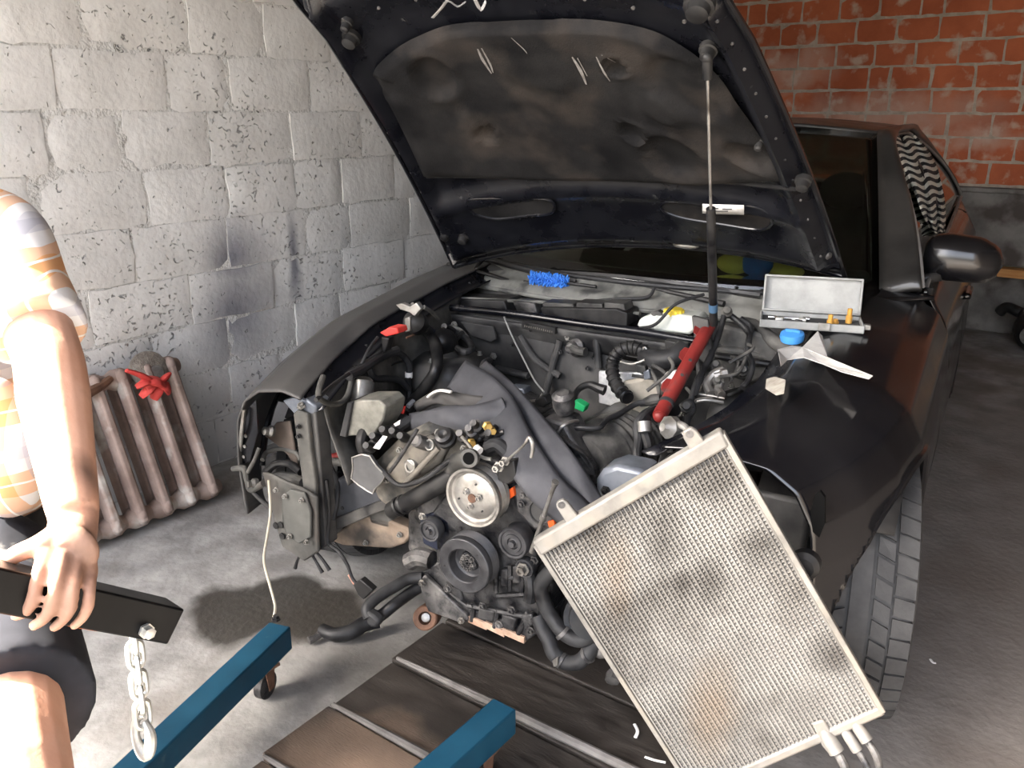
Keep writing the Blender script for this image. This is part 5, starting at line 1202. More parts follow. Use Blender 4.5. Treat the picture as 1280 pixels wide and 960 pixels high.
# ---- engine hoist: blue legs on castors, black boom, chain
blue = mat('petrol_blue_paint', (.005, .042, .078), (.009, .062, .108), rough=.4, r2=.55, scale=9, c3=(.035, .08, .11), s3=30, lo3=.66, hi3=.74)
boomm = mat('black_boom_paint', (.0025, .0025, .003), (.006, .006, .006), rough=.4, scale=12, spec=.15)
mast = V((-1.05, -.25, 0))
hoist = Thing('engine_hoist', mast, 'blue legged engine hoist with a black boom and a hanging chain', 'engine hoist')
def beam(a, b, w, h, end_up=0.012):
    d = (b - a).normalized(); sd = d.cross(V((0, 0, 1))).normalized(); up = sd.cross(d)
    return MB().box((a + b) / 2, (w, (b - a).length, h), None, (sd, d, up))
E1, S1 = GZ(350, 780, .165), GZ(168, 952, .165)
E2, S2 = GZ(631, 879, .165), GZ(538, 961, .165)
for E_, S_ in ((E1, S1), (E2, S2)):
    d = (S_ - E_).normalized(); far = E_ + d * ((E_.y + .3) / -d.y)
    lg = hoist.part(beam(E_ - V((0, 0, .034)), far - V((0, 0, .034)), .066, .068), 'leg', blue, bevel=.004)
    cpos = E_ + d * .085; lift = .022 if E_ is E2 else 0
    cs = hoist.part(MB().lathe(V((cpos.x, cpos.y, .012 + lift)) + V((0, 0, .025)) - d.cross(V((0, 0, 1))) * .013, d.cross(V((0, 0, 1))), [(0, .03), (.003, .036), (.023, .036), (.026, .03)], 24), 'castor_wheel', M['iron'], lg)
    for sgn in (-1, 1):
        sd = d.cross(V((0, 0, 1))) * .018 * sgn
        hoist.part(MB().prism([V((cpos.x, cpos.y, .1)) + sd + d * .02, V((cpos.x, cpos.y, .1)) + sd - d * .02, V((cpos.x, cpos.y, .028)) + sd - d * .01, V((cpos.x, cpos.y, .028)) + sd + d * .01], sd.normalized() * .003), 'castor_fork', M['rust'], lg)
    hoist.part(MB().box(V((cpos.x, cpos.y, .095)), (.06, .06, .008)), 'castor_plate', M['rust'], lg)
e1 = E1 + V((0.01, 0.02, 0))
hoist.part(MB().lathe(GZ(345, 775, .165), (0, 0, 1), [(0, .012), (.006, .012), (.006, .008), (.014, .008)], 6), 'leg_bolt', M['iron'])
far1 = E1 + (S1 - E1).normalized() * ((E1.y + .3) / -(S1 - E1).normalized().y); far2 = E2 + (S2 - E2).normalized() * ((E2.y + .3) / -(S2 - E2).normalized().y)
hoist.part(beam(far1 + V((-.1, 0, -.034)), far2 + V((.1, 0, -.034)), .08, .075), 'base_beam', blue, bevel=.004)
BE = GD(209, 776, 1.2); BM = V((-1.05, -.25, 1.37))
hoist.part(MB().box(V((-1.05, -.27, .76)), (.08, .08, 1.26)), 'mast', blue, bevel=.004)
bd_ = (BE - BM).normalized()
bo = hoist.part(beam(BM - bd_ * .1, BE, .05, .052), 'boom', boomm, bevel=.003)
bs = bd_.cross(V((0, 0, 1))).normalized(); bu = bs.cross(bd_)
if (CAM - BE).dot(bs) < 0: bs = -bs
bn = hit(182, 788, BE + bs * .026, bs)
hoist.part(MB().lathe(bn, bs, [(0, .011), (.004, .011), (.004, .0085), (.013, .0085), (.014, .006)], 6), 'boom_bolt', M['zinc'], bo)
orng = hit(103, 781, BE + bs * .01, bs)
hoist.part(MB().box(orng, (.012, .045, .008), None, (bs, bd_, bu)), 'orange_plate', M['orange'], bo, bevel=.002)
# chain of single links, then the hook
chain_e = [(162, 792), (176, 808), (170, 822), (181, 838), (172, 852), (184, 866), (173, 880), (183, 896)]
cpts = [GD(x, y, 1.165) for x, y in [(164, 795), (170, 815), (174, 832), (176, 848), (178, 864), (179, 880), (180, 896)]]
ch_root = None
def link_mesh(c, axis_long, axis_side, L=.021, Wd=.0095, r=.0034):
    pts = []
    for t in np.linspace(0, 2 * math.pi, 19)[:-1]:
        ct, st_ = math.cos(t), math.sin(t)
        pts.append(c + axis_side * (Wd * ct) + axis_long * ((L - Wd) * math.copysign(1, st_) * (abs(st_) > .2) + Wd * st_))
    return MB().tube(pts, r, n=8, sub=2, closed=False)
nlk = 6
top_c, bot_c = GD(166, 790, 1.165), GD(179, 902, 1.165)
dn = (bot_c - top_c).normalized(); nf = (CAM - top_c).normalized(); sdv = dn.cross(nf).normalized(); nf = sdv.cross(dn)
for i in range(nlk):
    c = lerp(top_c, bot_c, (i + .5) / nlk)
    ang = math.radians(25 if i % 2 else 100); side = sdv * math.cos(ang) + nf * math.sin(ang)
    P_ = []
    for t in np.linspace(0, 2 * math.pi, 21):
        ct, st_ = math.cos(t), math.sin(t)
        P_.append(c + side * (.0105 * ct) + dn * (.0105 * st_ + .0085 * max(-1, min(1, st_ * 3))))
    lk = hoist.part(MB().tube(P_, .004, n=8, sub=2), 'chain_link', M['zinc'], ch_root)
hk = [GD(x, y, 1.165) for x, y in [(180, 893), (172, 897), (169, 908), (170, 922), (175, 936), (182, 944), (187, 936), (188, 920), (184, 908), (180, 902)]]
hoist.part(MB().tube(hk, [.0045, .0055, .006, .006, .0075, .009, .009, .008, .006, .0045], n=10, sub=4), 'chain_hook', M['zinc'])

# ---- cast iron heating radiator against the block wall
radm = mat('old_radiator_paint', (.19, .135, .11), (.34, .26, .22), rough=.75, scale=7, bump=.35, bscale=45, c3=(.5, .47, .42), s3=9, lo3=.56, hi3=.72)
rad = Thing('heating_radiator', V((-2.72, 1.47, 0)), 'old brown cast iron heating radiator leaning on the block wall', 'radiator')
bot, top_ = V((-2.70, 0, .012)), V((-2.915, 0, .56))
ud = (top_ - bot).normalized(); od = V((ud.z, 0, -ud.x))        # along the column, outward to the room
HL = (top_ - bot).length
def RP(a, o, y): return bot + ud * a + od * o + V((0, y, 0))
for k in range(6):
    y = 1.715 - k * .098
    s_ = MB()
    for o0, o1 in ((.0, .045), (-.075, -.035)):
        for (a0, w0, w1) in ((0, 0, 0),):
            s_.add([RP(.03, o0, y - .024), RP(.03, o0, y + .024), RP(.02, o1, y + .013), RP(.02, o1, y - .013), RP(HL - .03, o0, y - .024), RP(HL - .03, o0, y + .024), RP(HL - .02, o1, y + .013), RP(HL - .02, o1, y - .013)],
                   [(0, 1, 2, 3), (7, 6, 5, 4), (0, 4, 5, 1), (1, 5, 6, 2), (2, 6, 7, 3), (3, 7, 4, 0)])
    s_.box(RP(HL / 2, -.015, y), (HL - .08, .05, .014), None, (ud, od, V((0, 1, 0))))
    sec = rad.part(s_, 'radiator_section', radm, bevel=.007)
    for a in (.045, HL - .045):
        rad.part(MB().lathe(RP(a, -.012, y - .049), (0, 1, 0), [(0, .026), (.012, .03), (.03, .04), (.07, .04), (.086, .03), (.098, .026)], 20), 'section_hub', radm, sec)
        rad.part(MB().ball(RP(a, .02, y), (.028, .022, .034)), 'section_head', radm, sec)
rad.part(MB().lathe(RP(HL - .05, .01, 1.65), V((1, -.2, .1)), [(0, .02), (.02, .026), (.035, .026), (.036, .018)], 16), 'end_plug', M['bright'])
# things lying on the radiator
gl_m = mat('red_work_glove', (.42, .035, .03), (.56, .075, .06), rough=.8, scale=20, bump=.4, bscale=90)
g = MB()
gc = GX(192, 478, -2.80)
sx = V((0, .85, -.1)); 
for (x0, y0, x1, y1, r) in ((192, 480, 158, 463, .022), (186, 478, 170, 484, .026), (190, 482, 176, 496, .024), (196, 484, 192, 499, .024), (198, 480, 211, 468, .026), (200, 480, 211, 490, .03), (184, 476, 204, 482, .036), (180, 474, 190, 490, .03)):
    a, b = GX(x0, y0, -2.78), GX(x1, y1, -2.77); g.tube([a, lerp(a, b, .5) + V((.012, 0, .008)), b], [r, r * .95, r * .6], n=10, flat=.5)
single(g, 'work_glove', gl_m, GX(190, 490, -2.80), 'crumpled red work glove on top of the heating radiator', 'glove', smooth=60)
b_ = MB(); c = GX(187, 466, -2.88)
b_.lathe(c + V((-.02, 0, 0)), V((.9, 0, .35)), [(0, .055), (.012, .075), (.03, .075), (.042, .05), (.04, .0)], 26)
single(b_, 'scrub_pad', mat('brown_bristle', (.13, .11, .09), (.27, .24, .2), rough=.95, scale=40, bump=.9, bscale=160), c, 'round brown bristle pad behind the red glove', 'brush', smooth=50)
b_ = MB().tube([GX(108, 492, -2.84), GX(125, 483, -2.86), GX(138, 473, -2.88)], [.02, .017, .013], n=8)
single(b_, 'iron_bar', M['rust'], GX(120, 488, -2.86), 'short dark iron bar lying across the heating radiator', 'bar')

# ---- grey rubber sheet strips laid over the engine
sheet = mat('grey_rubber_sheet', (.036, .037, .042), (.068, .068, .074), rough=.7, scale=7, bump=.15, bscale=90)
o = ribbon('rubber_sheet', [(571, 468, -.28, 21, 62), (598, 486, -.36, 23, 55), (622, 512, -.44, 24, 50), (642, 548, -.52, 22, 42), (662, 584, -.58, 23, 38), (688, 616, -.6, 22, 40), (722, 645, -.6, 20, 42), (735, 660, -.6, 17, 42)], sheet, car, crown=.02)
def free(o, name, label, cat, base):
    o.parent = None; me = o.data
    cen = Vector((0, 0, 0))
    for v_ in me.vertices: v_.co = car2w(v_.co) - base
    o.location = base; o.name = name; return tag(o, label, cat)
free(o, 'rubber_sheet', 'wide grey rubber strip draped diagonally over the engine', 'sheet', cw_(660, 600, -.55))
o = ribbon('rubber_sheet', [(600, 460, -.2, 12, 60), (632, 490, -.34, 14, 50), (665, 530, -.44, 16, 48), (700, 572, -.52, 15, 48), (726, 610, -.55, 15, 45), (748, 640, -.56, 12, 45)], sheet, car, crown=.015)
free(o, 'rubber_sheet', 'narrower grey rubber strip behind the wide one, towards the intake boot', 'sheet', cw_(690, 580, -.5))
o = ribbon('rubber_sheet', [(514, 530, -.46, 14, 60), (535, 527, -.48, 14, 85), (560, 524, -.49, 17, 92), (590, 526, -.48, 19, 95), (615, 520, -.46, 18, 92), (634, 512, -.44, 16, 90)], sheet, car, crown=.018)
free(o, 'rubber_sheet', 'grey rubber pouch lying flat over the cam cover', 'sheet', cw_(570, 525, -.48))
o = ribbon('rubber_sheet', [(520, 510, -.42, 6, 60), (545, 497, -.42, 8, 75), (575, 503, -.42, 11, 95), (610, 508, -.41, 12, 95), (642, 503, -.40, 10, 90)], mat('brown_grey_rubber', (.045, .042, .04), (.075, .07, .065), rough=.7, scale=8), car, crown=.01)
free(o, 'rubber_sheet', 'upper brownish grey rubber strip with a white edge', 'sheet', cw_(580, 505, -.43))
wt = MB().tube([cw_(x, y, -.44) for x, y in [(535, 496), (543, 490), (552, 488), (564, 490)]], .007, n=8, flat=.5)
single(wt, 'white_strap', M['white'], cw_(550, 492, -.44), 'short white plastic strap at the edge of the rubber sheets', 'strap')

# ---- red steel tube leaning in the bay
ra, rb = cw_(886, 408, .03), cw_(822, 524, -.32)
rt_ = Thing('red_tube', rb, 'red painted steel tube leaning across the bay beside the gas strut', 'tube')
rd = (ra - rb).normalized()
tubeo = rt_.part(MB().cyl(rb + rd * .012, ra, .0185, n=20), 'tube_body', M['redpaint'])
rt_.part(MB().ball(rb + rd * .012, .0165), 'rounded_end', M['redpaint'])
cs_ = rd.cross((CAM - ra).normalized()).normalized(); PXR = V((RT.x, RT.y, 0))
for x, y, ly, t in ((0, 0, 0, .07), (0, 0, 0, .36), (0, 0, 0, .70)):
    base = lerp(ra, rb, t); k_ = base - PXR
    rt_.part(MB().prism([base - cs_ * s_ + rd * q for s_, q in ((0, -.035), (.03, -.022), (.034, 0), (.03, .022), (0, .035))] if (k_ - base).dot(cs_) < 0 else [base + cs_ * s_ + rd * q for s_, q in ((0, -.035), (.03, -.022), (.034, 0), (.03, .022), (0, .035))], (CAM - ra).normalized() * .006), 'lug', M['redpaint'], bevel=.003)
for x, y in ((845, 487), (866, 449)):
    k_ = hit(x, y, lerp(ra, rb, .5), (CAM - ra).normalized()); base = rb + rd * ((k_ - rb).dot(rd)); nn = (CAM - base); nn = (nn - rd * nn.dot(rd)).normalized()
    rt_.part(MB().lathe(base + nn * .0175, nn, [(0, .005), (.002, .005)], 12), 'hole', M['interior'])
k_ = hit(829, 510, lerp(ra, rb, .8), (CAM - ra).normalized()); base = rb + rd * ((k_ - rb).dot(rd))
rt_.part(MB().lathe(base - rd * .006, rd, [(0, .019), (.001, .0205), (.011, .0205), (.012, .019)], 18), 'rubber_ring', M['rubber'])

# ---- thin steel rod standing in the engine
r0, r1 = cw_(693, 606, -.66), cw_(664, 690, -.62)
single(MB().tube([r1, lerp(r1, r0, .55), r0], [.0055, .0052, .005], n=10, sub=1).cyl(lerp(r1, r0, .5), lerp(r1, r0, .56), .0075, n=10).lathe(r0, r0 - r1, [(-.004, .006), (.006, .0085), (.010, .0085), (.010, .004)], 12), 'extension_bar', M['bright'], r1, 'thin bright steel rod standing upright between pulley and condenser', 'rod')

# ---- open tool case on the wing
TBm = mat('grey_tool_case', (.2, .205, .2), (.32, .325, .315), rough=.6, scale=12)
tw = mat('dark_case_inside', (.035, .036, .037), (.07, .07, .07), rough=.7)
ll = V((RT.x, RT.y, 0)).normalized(); bk = V((-ll.y, ll.x, 0))
t0 = cw_(949, 409, .10); t1 = cw_(1082, 404, .16)
t1.z = t0.z
ex_ = (t1 - t0).normalized(); ey_ = V((-ex_.y, ex_.x, 0)); Lx = (t1 - t0).length; Dy = .12
case = Thing('tool_case', (t0 + t1) / 2, 'small grey metal tool case lying open on the front wing', 'tool case')
def TP(a, b, c): return t0 + ex_ * a + ey_ * b + V((0, 0, c))
hgt = .022
tray = MB()
tray.box(TP(Lx / 2, Dy / 2, .004), (Lx, Dy, .006), None, (ex_, ey_, V((0, 0, 1))))
for a, b, sx_, sy_ in ((Lx / 2, .003, Lx, .005), (Lx / 2, Dy - .003, Lx, .005), (.003, Dy / 2, .005, Dy), (Lx - .003, Dy / 2, .005, Dy)):
    tray.box(TP(a, b, hgt / 2), (sx_, sy_, hgt), None, (ex_, ey_, V((0, 0, 1))))
tro = case.part(tray, 'tray', TBm, bevel=.003)
case.part(MB().box(TP(Lx / 2, Dy / 2, .009), (Lx - .014, Dy - .014, .003), None, (ex_, ey_, V((0, 0, 1)))), 'tray_liner', tw, tro)
lu = (V((0, 0, 1)) * .97 + ey_ * .24).normalized(); ln_ = ex_.cross(lu)
LH = .102
lidc = TP(Lx / 2, Dy + .002, hgt) + lu * (LH / 2)
lid = MB().box(lidc, (Lx * .96, .006, LH), None, (ex_, ln_, lu))
case.part(lid, 'lid', TBm, bevel=.004)
for (a, s2) in ((0, 0),):
    for q, dims in ((lu * (LH / 2 - .003), (Lx * .96, .02, .006)), (lu * -(LH / 2 - .003), (Lx * .96, .02, .006))): case.part(MB().box(lidc + q + ln_ * (-.009 if ln_.dot(ey_) > 0 else .009), dims, None, (ex_, ln_, lu)), 'lid_rim', TBm, bevel=.002)
    for sgn in (-1, 1): case.part(MB().box(lidc + ex_ * (Lx * .477 * sgn) + ln_ * (-.009 if ln_.dot(ey_) > 0 else .009), (.006, .02, LH), None, (ex_, ln_, lu)), 'lid_rim', TBm, bevel=.002)
for a in (.3, .7): case.part(MB().cyl(TP(Lx * a - .02, Dy + .004, hgt), TP(Lx * a + .02, Dy + .004, hgt), .004, n=10), 'hinge', M['alu'])
case.part(MB().box(TP(Lx * .62, -.003, .014), (.03, .006, .02), None, (ex_, ey_, V((0, 0, 1)))), 'latch', M['alu'], bevel=.001)
case.part(MB().box(TP(Lx + .008, .02, .016), (.016, .02, .014), None, (ex_, ey_, V((0, 0, 1)))), 'side_latch', M['alu'], bevel=.002)
for i, (a, b, L2, an, m_, lab) in enumerate(((.1, .06, .11, .05, 'chrome', 'long chrome ratchet handle lying in the tool case'), (.09, .04, .08, .1, 'zinc', 'short steel extension lying in the tool case'), (.2, .03, .05, -.2, 'iron', 'small dark socket driver lying in the tool case'))):
    p0 = TP(Lx * .08 + .02 * i, b, .017); p1 = p0 + (ex_ * math.cos(an) + ey_ * math.sin(an)) * L2
    single(MB().lathe(p0, p1 - p0, [(0, .004), (.004, .0065), (.02, .0065), (.024, .0042), (L2 - .02, .0042), (L2 - .016, .007), (L2, .007), (L2, .003)], 12), 'ratchet_tool', M[m_], p0, lab, 'tool')
brs = mat('orange_brass', (.6, .3, .06), (.7, .4, .1), rough=.35, metal=.4, scale=30)
for a, b, h_, lab in ((.68, .03, .03, 'taller orange brass socket upright at the front of the tool case'), (.74, .06, .012, 'flat orange brass ring in the tool case'), (.87, .075, .04, 'orange brass socket by the lid of the tool case')):
    p0 = TP(Lx * a, b, .011)
    single(MB().lathe(p0, (0, 0, 1), [(0, .009), (h_ * .5, .009), (h_ * .5, .0065), (h_, .0065), (h_, .004), (h_ * .6, .004)], 14), 'brass_socket', brs, p0, lab, 'socket', 'brass sockets in the tool case')

# ---- blue fluffy duster on the wipers
d0 = cw_(664, 348, .41); d1 = cw_(710, 354, .40)
ds = Thing('duster', (d0 + d1) / 2, 'bright blue fluffy duster lying on the cowl below the windshield', 'duster')
dd = (d1 - d0).normalized()
core = ds.part(MB().tube([d0, lerp(d0, d1, .5), d1], .014, n=10), 'core', mat('blue_core', (.02, .13, .5), rough=.9))
bl_m = mat('blue_chenille', (.03, .16, .55), (.08, .27, .75), rough=.95, scale=50)
nb = MB(); rr = random.Random(5); u_, v_, a_ = frame(dd)
for k in range(420):
    c = lerp(d0, d1, rr.random()); t = rr.uniform(0, 2 * math.pi); n_ = (u_ * math.cos(t) + v_ * math.sin(t) + dd * rr.uniform(-.4, .4)).normalized(); L2 = rr.uniform(.022, .032)
    nb.tube([c + n_ * .008, c + n_ * L2 * .6, c + n_ * L2], [.004, .0038, .002], n=5, sub=1)
ds.part(nb, 'chenille', bl_m, kind='stuff')
ds.part(MB().tube([d1, d1 + dd * .06, d1 + dd * .11], .006, n=8), 'handle', M['black_plastic'])

# ---- scraps beside the tool case
c = cw_(990, 425, .06)
cap = Thing('blue_cap', c, 'round blue filler cap beside the tool case', 'cap')
cap.part(MB().lathe(c, (0, -.2, 1), [(0, .03), (.012, .032), (.02, .03), (.022, .02), (.022, 0)], 26), 'cap_body', mat('blue_plastic', (.04, .2, .5), (.06, .25, .58), rough=.4))
cap.part(MB().box(c + V((0, 0, .024)), (.04, .008, .01)), 'grip', mat('blue_plastic_grip', (.04, .2, .5), rough=.4), bevel=.002)
pm = mat('torn_white_film', (.42, .41, .39), (.56, .55, .53), rough=.6, scale=20, bump=.3)
def scrap(name, poly, ly0, ly1, m_, label, cat, th=.0012):
    n = len(poly); mb = MB()
    xs = [p[0] for p in poly]; x0, x1 = min(xs), max(xs)
    pts = [GZ(x, y, lerp(ly0, ly1, (x - x0) / (x1 - x0)) + random.uniform(-.012, .014)) for x, y in poly]
    mb.add(pts, [tuple(range(n))]); base = sum(pts, V((0, 0, 0))) / n
    o = shift(mb, base).build(name, m_, solid=th, smooth=0); o.location = base
    md = o.modifiers.new('tri', 'TRIANGULATE'); return tag(o, label, cat)
scrap('film_scrap', [(972, 437), (990, 432), (1003, 434), (1022, 414), (1028, 420), (1034, 446), (1060, 458), (1091, 470), (1086, 474), (1052, 465), (1028, 455), (1005, 447), (984, 450), (976, 458), (974, 446)], .885, .885, pm, 'torn white film spread over the front wing', 'film')
bh = MB().tube([cw_(928, 400, .2), cw_(945, 405, .16), cw_(966, 425, .12), cw_(985, 437, .1), cw_(1000, 440, .1)], [.011, .011, .02, .022, .016], n=12)
single(bh, 'hose_elbow', M['dusty_plastic'], cw_(965, 425, .12), 'black curved rubber hose end lying by the torn white film', 'hose')
bh = MB().tube([cw_(1012, 440, .09), cw_(1022, 438, .09), cw_(1034, 441, .09)], [.01, .014, .011], n=10)
single(bh, 'rubber_plug', M['dusty_plastic'], cw_(1022, 440, .09), 'small dark rubber plug on the torn white film', 'plug')
bh = MB().tube([cw_(1060, 420, .2), cw_(1045, 425, .17), cw_(1040, 440, .12), cw_(1046, 456, .08)], [.014, .014, .012, .008], n=10)
single(bh, 'black_strap', M['black_plastic'], cw_(1045, 440, .14), 'black plastic strap curling down the front wing', 'strap')
scrap('film_scrap', [(958, 474), (968, 471), (982, 475), (980, 492), (970, 494), (957, 486)], .85, .87, mat('dirty_film', (.25, .23, .19), (.4, .38, .34), rough=.7, scale=30), 'small square scrap of dirty white film at the wing edge', 'film')

# ---- inside the car: yellow and blue bag on the dashboard; striped cloth in the side window
bg_ = Thing('bag', car2w((.33, .62, .93)), 'yellow and blue plastic bag on the dashboard', 'bag')
bc = car2w(KY(935, 332, .62)); bc.z = max(bc.z, .96)
bg_.part(MB().ball(bc + V((-.05, .0, 0)), (.06, .04, .035)), 'yellow_side', mat('yellow_bag', (.6, .5, .08), (.66, .56, .14), rough=.6, bump=.6, bscale=30))
bg_.part(MB().ball(bc + V((.03, .0, .005)), (.055, .04, .04)), 'blue_side', mat('blue_bag', (.03, .13, .42), rough=.6, bump=.6, bscale=30))
bg_.part(MB().ball(bc + V((.11, .03, -.01)), (.07, .04, .025)), 'yellow_end', mat('yellow_bag', (.6, .5, .08), (.66, .56, .14), rough=.6, bump=.6, bscale=30))
stm = bpy.data.materials.new('striped_cloth'); stm.use_nodes = True
n = stm.node_tree.nodes; L = stm.node_tree.links; b = n['Principled BSDF']; b.inputs['Roughness'].default_value = .9
uvn = n.new('ShaderNodeUVMap'); sp = n.new('ShaderNodeSeparateXYZ'); L.new(uvn.outputs[0], sp.inputs[0])
mu = n.new('ShaderNodeMath'); mu.operation = 'MULTIPLY'; mu.inputs[1].default_value = 15; L.new(sp.outputs[1], mu.inputs[0])
fr_ = n.new('ShaderNodeMath'); fr_.operation = 'FRACT'; L.new(mu.outputs[0], fr_.inputs[0])
gt = n.new('ShaderNodeMath'); gt.operation = 'GREATER_THAN'; gt.inputs[1].default_value = .5; L.new(fr_.outputs[0], gt.inputs[0])
mx = n.new('ShaderNodeMix'); mx.data_type = 'RGBA'; mx.inputs[6].default_value = (.012, .012, .014, 1); mx.inputs[7].default_value = (.68, .66, .58, 1); L.new(gt.outputs[0], mx.inputs[0]); L.new(mx.outputs[2], b.inputs['Base Color'])
def strip_cloth():
    cl = [(1128, 170, 15), (1140, 190, 22), (1152, 215, 23), (1162, 245, 20), (1168, 270, 16), (1173, 292, 9)]
    C2 = smooth_path([V(p) for p in cl], 8); NV = len(C2); NU = 13; vs = []; uvs = []
    for j, p in enumerate(C2):
        for i in range(NU):
            t = i / (NU - 1) * 2 - 1
            px_, py_ = p.x + t * p.z * .85, p.y - t * p.z * .1 + abs(t) * -2
            q = KX(px_, py_, .80) if False else None
            # lies just outside the side glass
            ly = 1.0
            for it in range(12):
                w0 = KY(px_, py_, ly); ly = ly + (dlo_x(w0.z) + .012 + .012 * math.sin(t * 7 + j * .3) - w0.x) * -8 * .35
                ly = min(max(ly, .55), 3.2)
            q = KY(px_, py_, ly); vs.append(q); uvs.append((i / (NU - 1), j / (NV - 1) + .018 * math.sin(t * 6)))
    mb = MB(); mb.add(vs, [(j * NU + i, j * NU + i + 1, (j + 1) * NU + i + 1, (j + 1) * NU + i) for j in range(NV - 1) for i in range(NU - 1)])
    return mb, uvs
mb, uvs = strip_cloth()
base = car2w(sum((V(p) for p in mb.v), V((0, 0, 0))) / len(mb.v))
mb.v = [tuple(car2w(V(p)) - base) for p in mb.v]
sc_ = mb.build('striped_cloth', stm, smooth=60, solid=.004, fixn=False); sc_.location = base
ul = sc_.data.uv_layers.new(name='UVMap')
for lp in sc_.data.loops: ul.data[lp.index].uv = uvs[lp.vertex_index]
tag(sc_, 'black and white striped cloth hung in the side window', 'cloth')

# ---- power tool on the floor far right
tc_ = GZ(1292, 440, 0)
pt = Thing('vacuum_cleaner', tc_, 'black and white machine on the floor by the back wall', 'machine')
pt.part(MB().ball(tc_ + V((.02, 0, .14)), (.16, .2, .14), 20, 12), 'body', M['black_plastic'])
pt.part(MB().prism([tc_ + V(p) for p in [(-.08, -.1, .23), (.1, -.1, .24), (.1, .12, .3), (-.08, .12, .28)]], V((0, 0, .03))), 'white_top', M['white'], bevel=.02)
pt.part(MB().lathe(tc_ + V((-.02, -.19, .14)), (-.1, -1, .1), [(0, .06), (.02, .055), (.03, .03), (.032, 0)], 20), 'round_port', M['alu'])
pt.part(MB().tube([tc_ + V((-.12, .1, .22)), tc_ + V((-.2, .12, .24)), tc_ + V((-.24, .14, .2))], .035, n=12), 'handle', M['black_plastic'])

# ---- scraps on the floor
for i, (pts, lab) in enumerate((([(793, 905), (797, 914), (794, 922)], 'thin white scrap on the boards left of the condenser'), ([(806, 946), (818, 950), (832, 953)], 'curled white scrap on the boards at the picture edge'), ([(1163, 824), (1166, 828), (1170, 829)], 'small white chip on the concrete beside the front tire'))):
    P_ = [GZ(x, y, .027 if i < 2 else .004) for x, y in pts]
    single(MB().tube(P_, .004, n=6, flat=.4), 'white_scrap', M['white'], P_[1], lab, 'scrap')
# ------------------------------------------------------------------ person holding the boom
skin = mat('sun_tanned_skin', (.50, .27, .18), (.60, .35, .25), rough=.5, scale=10, c3=(.2, .13, .1), s3=9, lo3=.6, hi3=.78, bump=.12, bscale=120)
n, L, b = nodes_of(skin); b.inputs['Subsurface Weight'].default_value = 0.0
grease_shade = position_mask(skin, [(*GD(112, 590, 1.1), .03, .03, .05, .9), (*GD(100, 690, 1.06), .06, .06, .06, .8), (*GD(60, 745, 1.05), .09, .09, .07, .7)], .02, 14)
blend_in(skin, grease_shade, (.1, .062, .047), .85)  # grease on arm and hand, deepened to stand in for shade on the hand
Fh = V((FW.x, FW.y, 0)).normalized()                      # away from the camera
PX = V((RT.x, RT.y, 0)).normalized()                     # picture right
pbase = GD(-110, 500, 1.42); pbase.z = 0
per = empty('person', pbase, 'person in an orange plaid shirt and dark shorts holding the hoist boom', 'person')
Z3 = V((0, 0, 1))
def PL(x, y, z): return pbase + PX * x + Fh * y + Z3 * z   # x right in the picture, y away, z up
sh_l = GD(-5, 300, 1.32); el_l = GD(58, 440, 1.2); wr_l = GD(92, 642, 1.09)
hip_l = GD(-20, 735, 1.36); kn_l = GD(28, 1000, 1.02)
sh_r = PL(-.19, .0, sh_l.z + .01); el_r = PL(-.30, .02, sh_l.z - .28); wr_r = PL(-.27, -.12, sh_l.z - .5)
hip_r = PL(-.1, .02, hip_l.z); kn_r = PL(-.14, -.05, .48)
neck = PL(-.0, .0, sh_l.z + .1); head = PL(.02, -.04, sh_l.z + .25)
pel = PL(.0, .02, hip_l.z + .02)
ank_l = V((kn_l.x, kn_l.y, .07)) + Fh * .12; ank_r = V((kn_r.x, kn_r.y, .07)) + Fh * .05
body = MB()
def torso(grow, z0, z1, nv=14):
    def fn(u, v):
        t = 2 * math.pi * u; z = lerp(z0, z1, v); h = (z - (pel.z - .1)) / (sh_l.z + .03 - (pel.z - .1))
        rx = interp([0, .15, .4, .7, .9, 1.0, 1.08], [.165, .17, .165, .185, .19, .15, .07], h) + grow
        ry = interp([0, .15, .4, .7, .9, 1.0, 1.08], [.12, .13, .13, .125, .105, .085, .06], h) + grow
        c = lerp(pel, PL(0, 0, z), .5); c.z = z
        return c + PX * rx * math.cos(t) + Fh * ry * math.sin(t)
    m_ = MB(); m_.grid(fn, 28, nv, closed_u=True); m_.f.append(tuple(range(28))[::-1]); m_.f.append(tuple(range(28 * (nv - 1), 28 * nv))); return m_
t_ = torso(0, pel.z - .1, sh_l.z + .05); body.add(t_.v, t_.f)
body.tube([PL(0, 0, sh_l.z), neck, head], [.065, .055, .06], n=14, sub=3)
body.ball(head + Z3 * .02, (.078, .098, .118), 24, 16, (PX, Fh, Z3))
body.ball(head - Fh * .055 - Z3 * .055, (.05, .045, .045), 16, 10, (PX, Fh, Z3))           # jaw
body.tube([head - Fh * .088 + Z3 * .025, head - Fh * .112 - Z3 * .005, head - Fh * .098 - Z3 * .018], [.008, .014, .012], n=8)   # nose
for sg in (-1, 1): body.ball(head + PX * sg * .08 + Fh * .005 + Z3 * .005, (.012, .02, .032), 10, 8, (PX, Fh, Z3))
body.tube([head - Fh * .098 - Z3 * .045 - PX * .024, head - Fh * .103 - Z3 * .043, head - Fh * .098 - Z3 * .045 + PX * .024], .007, n=8)
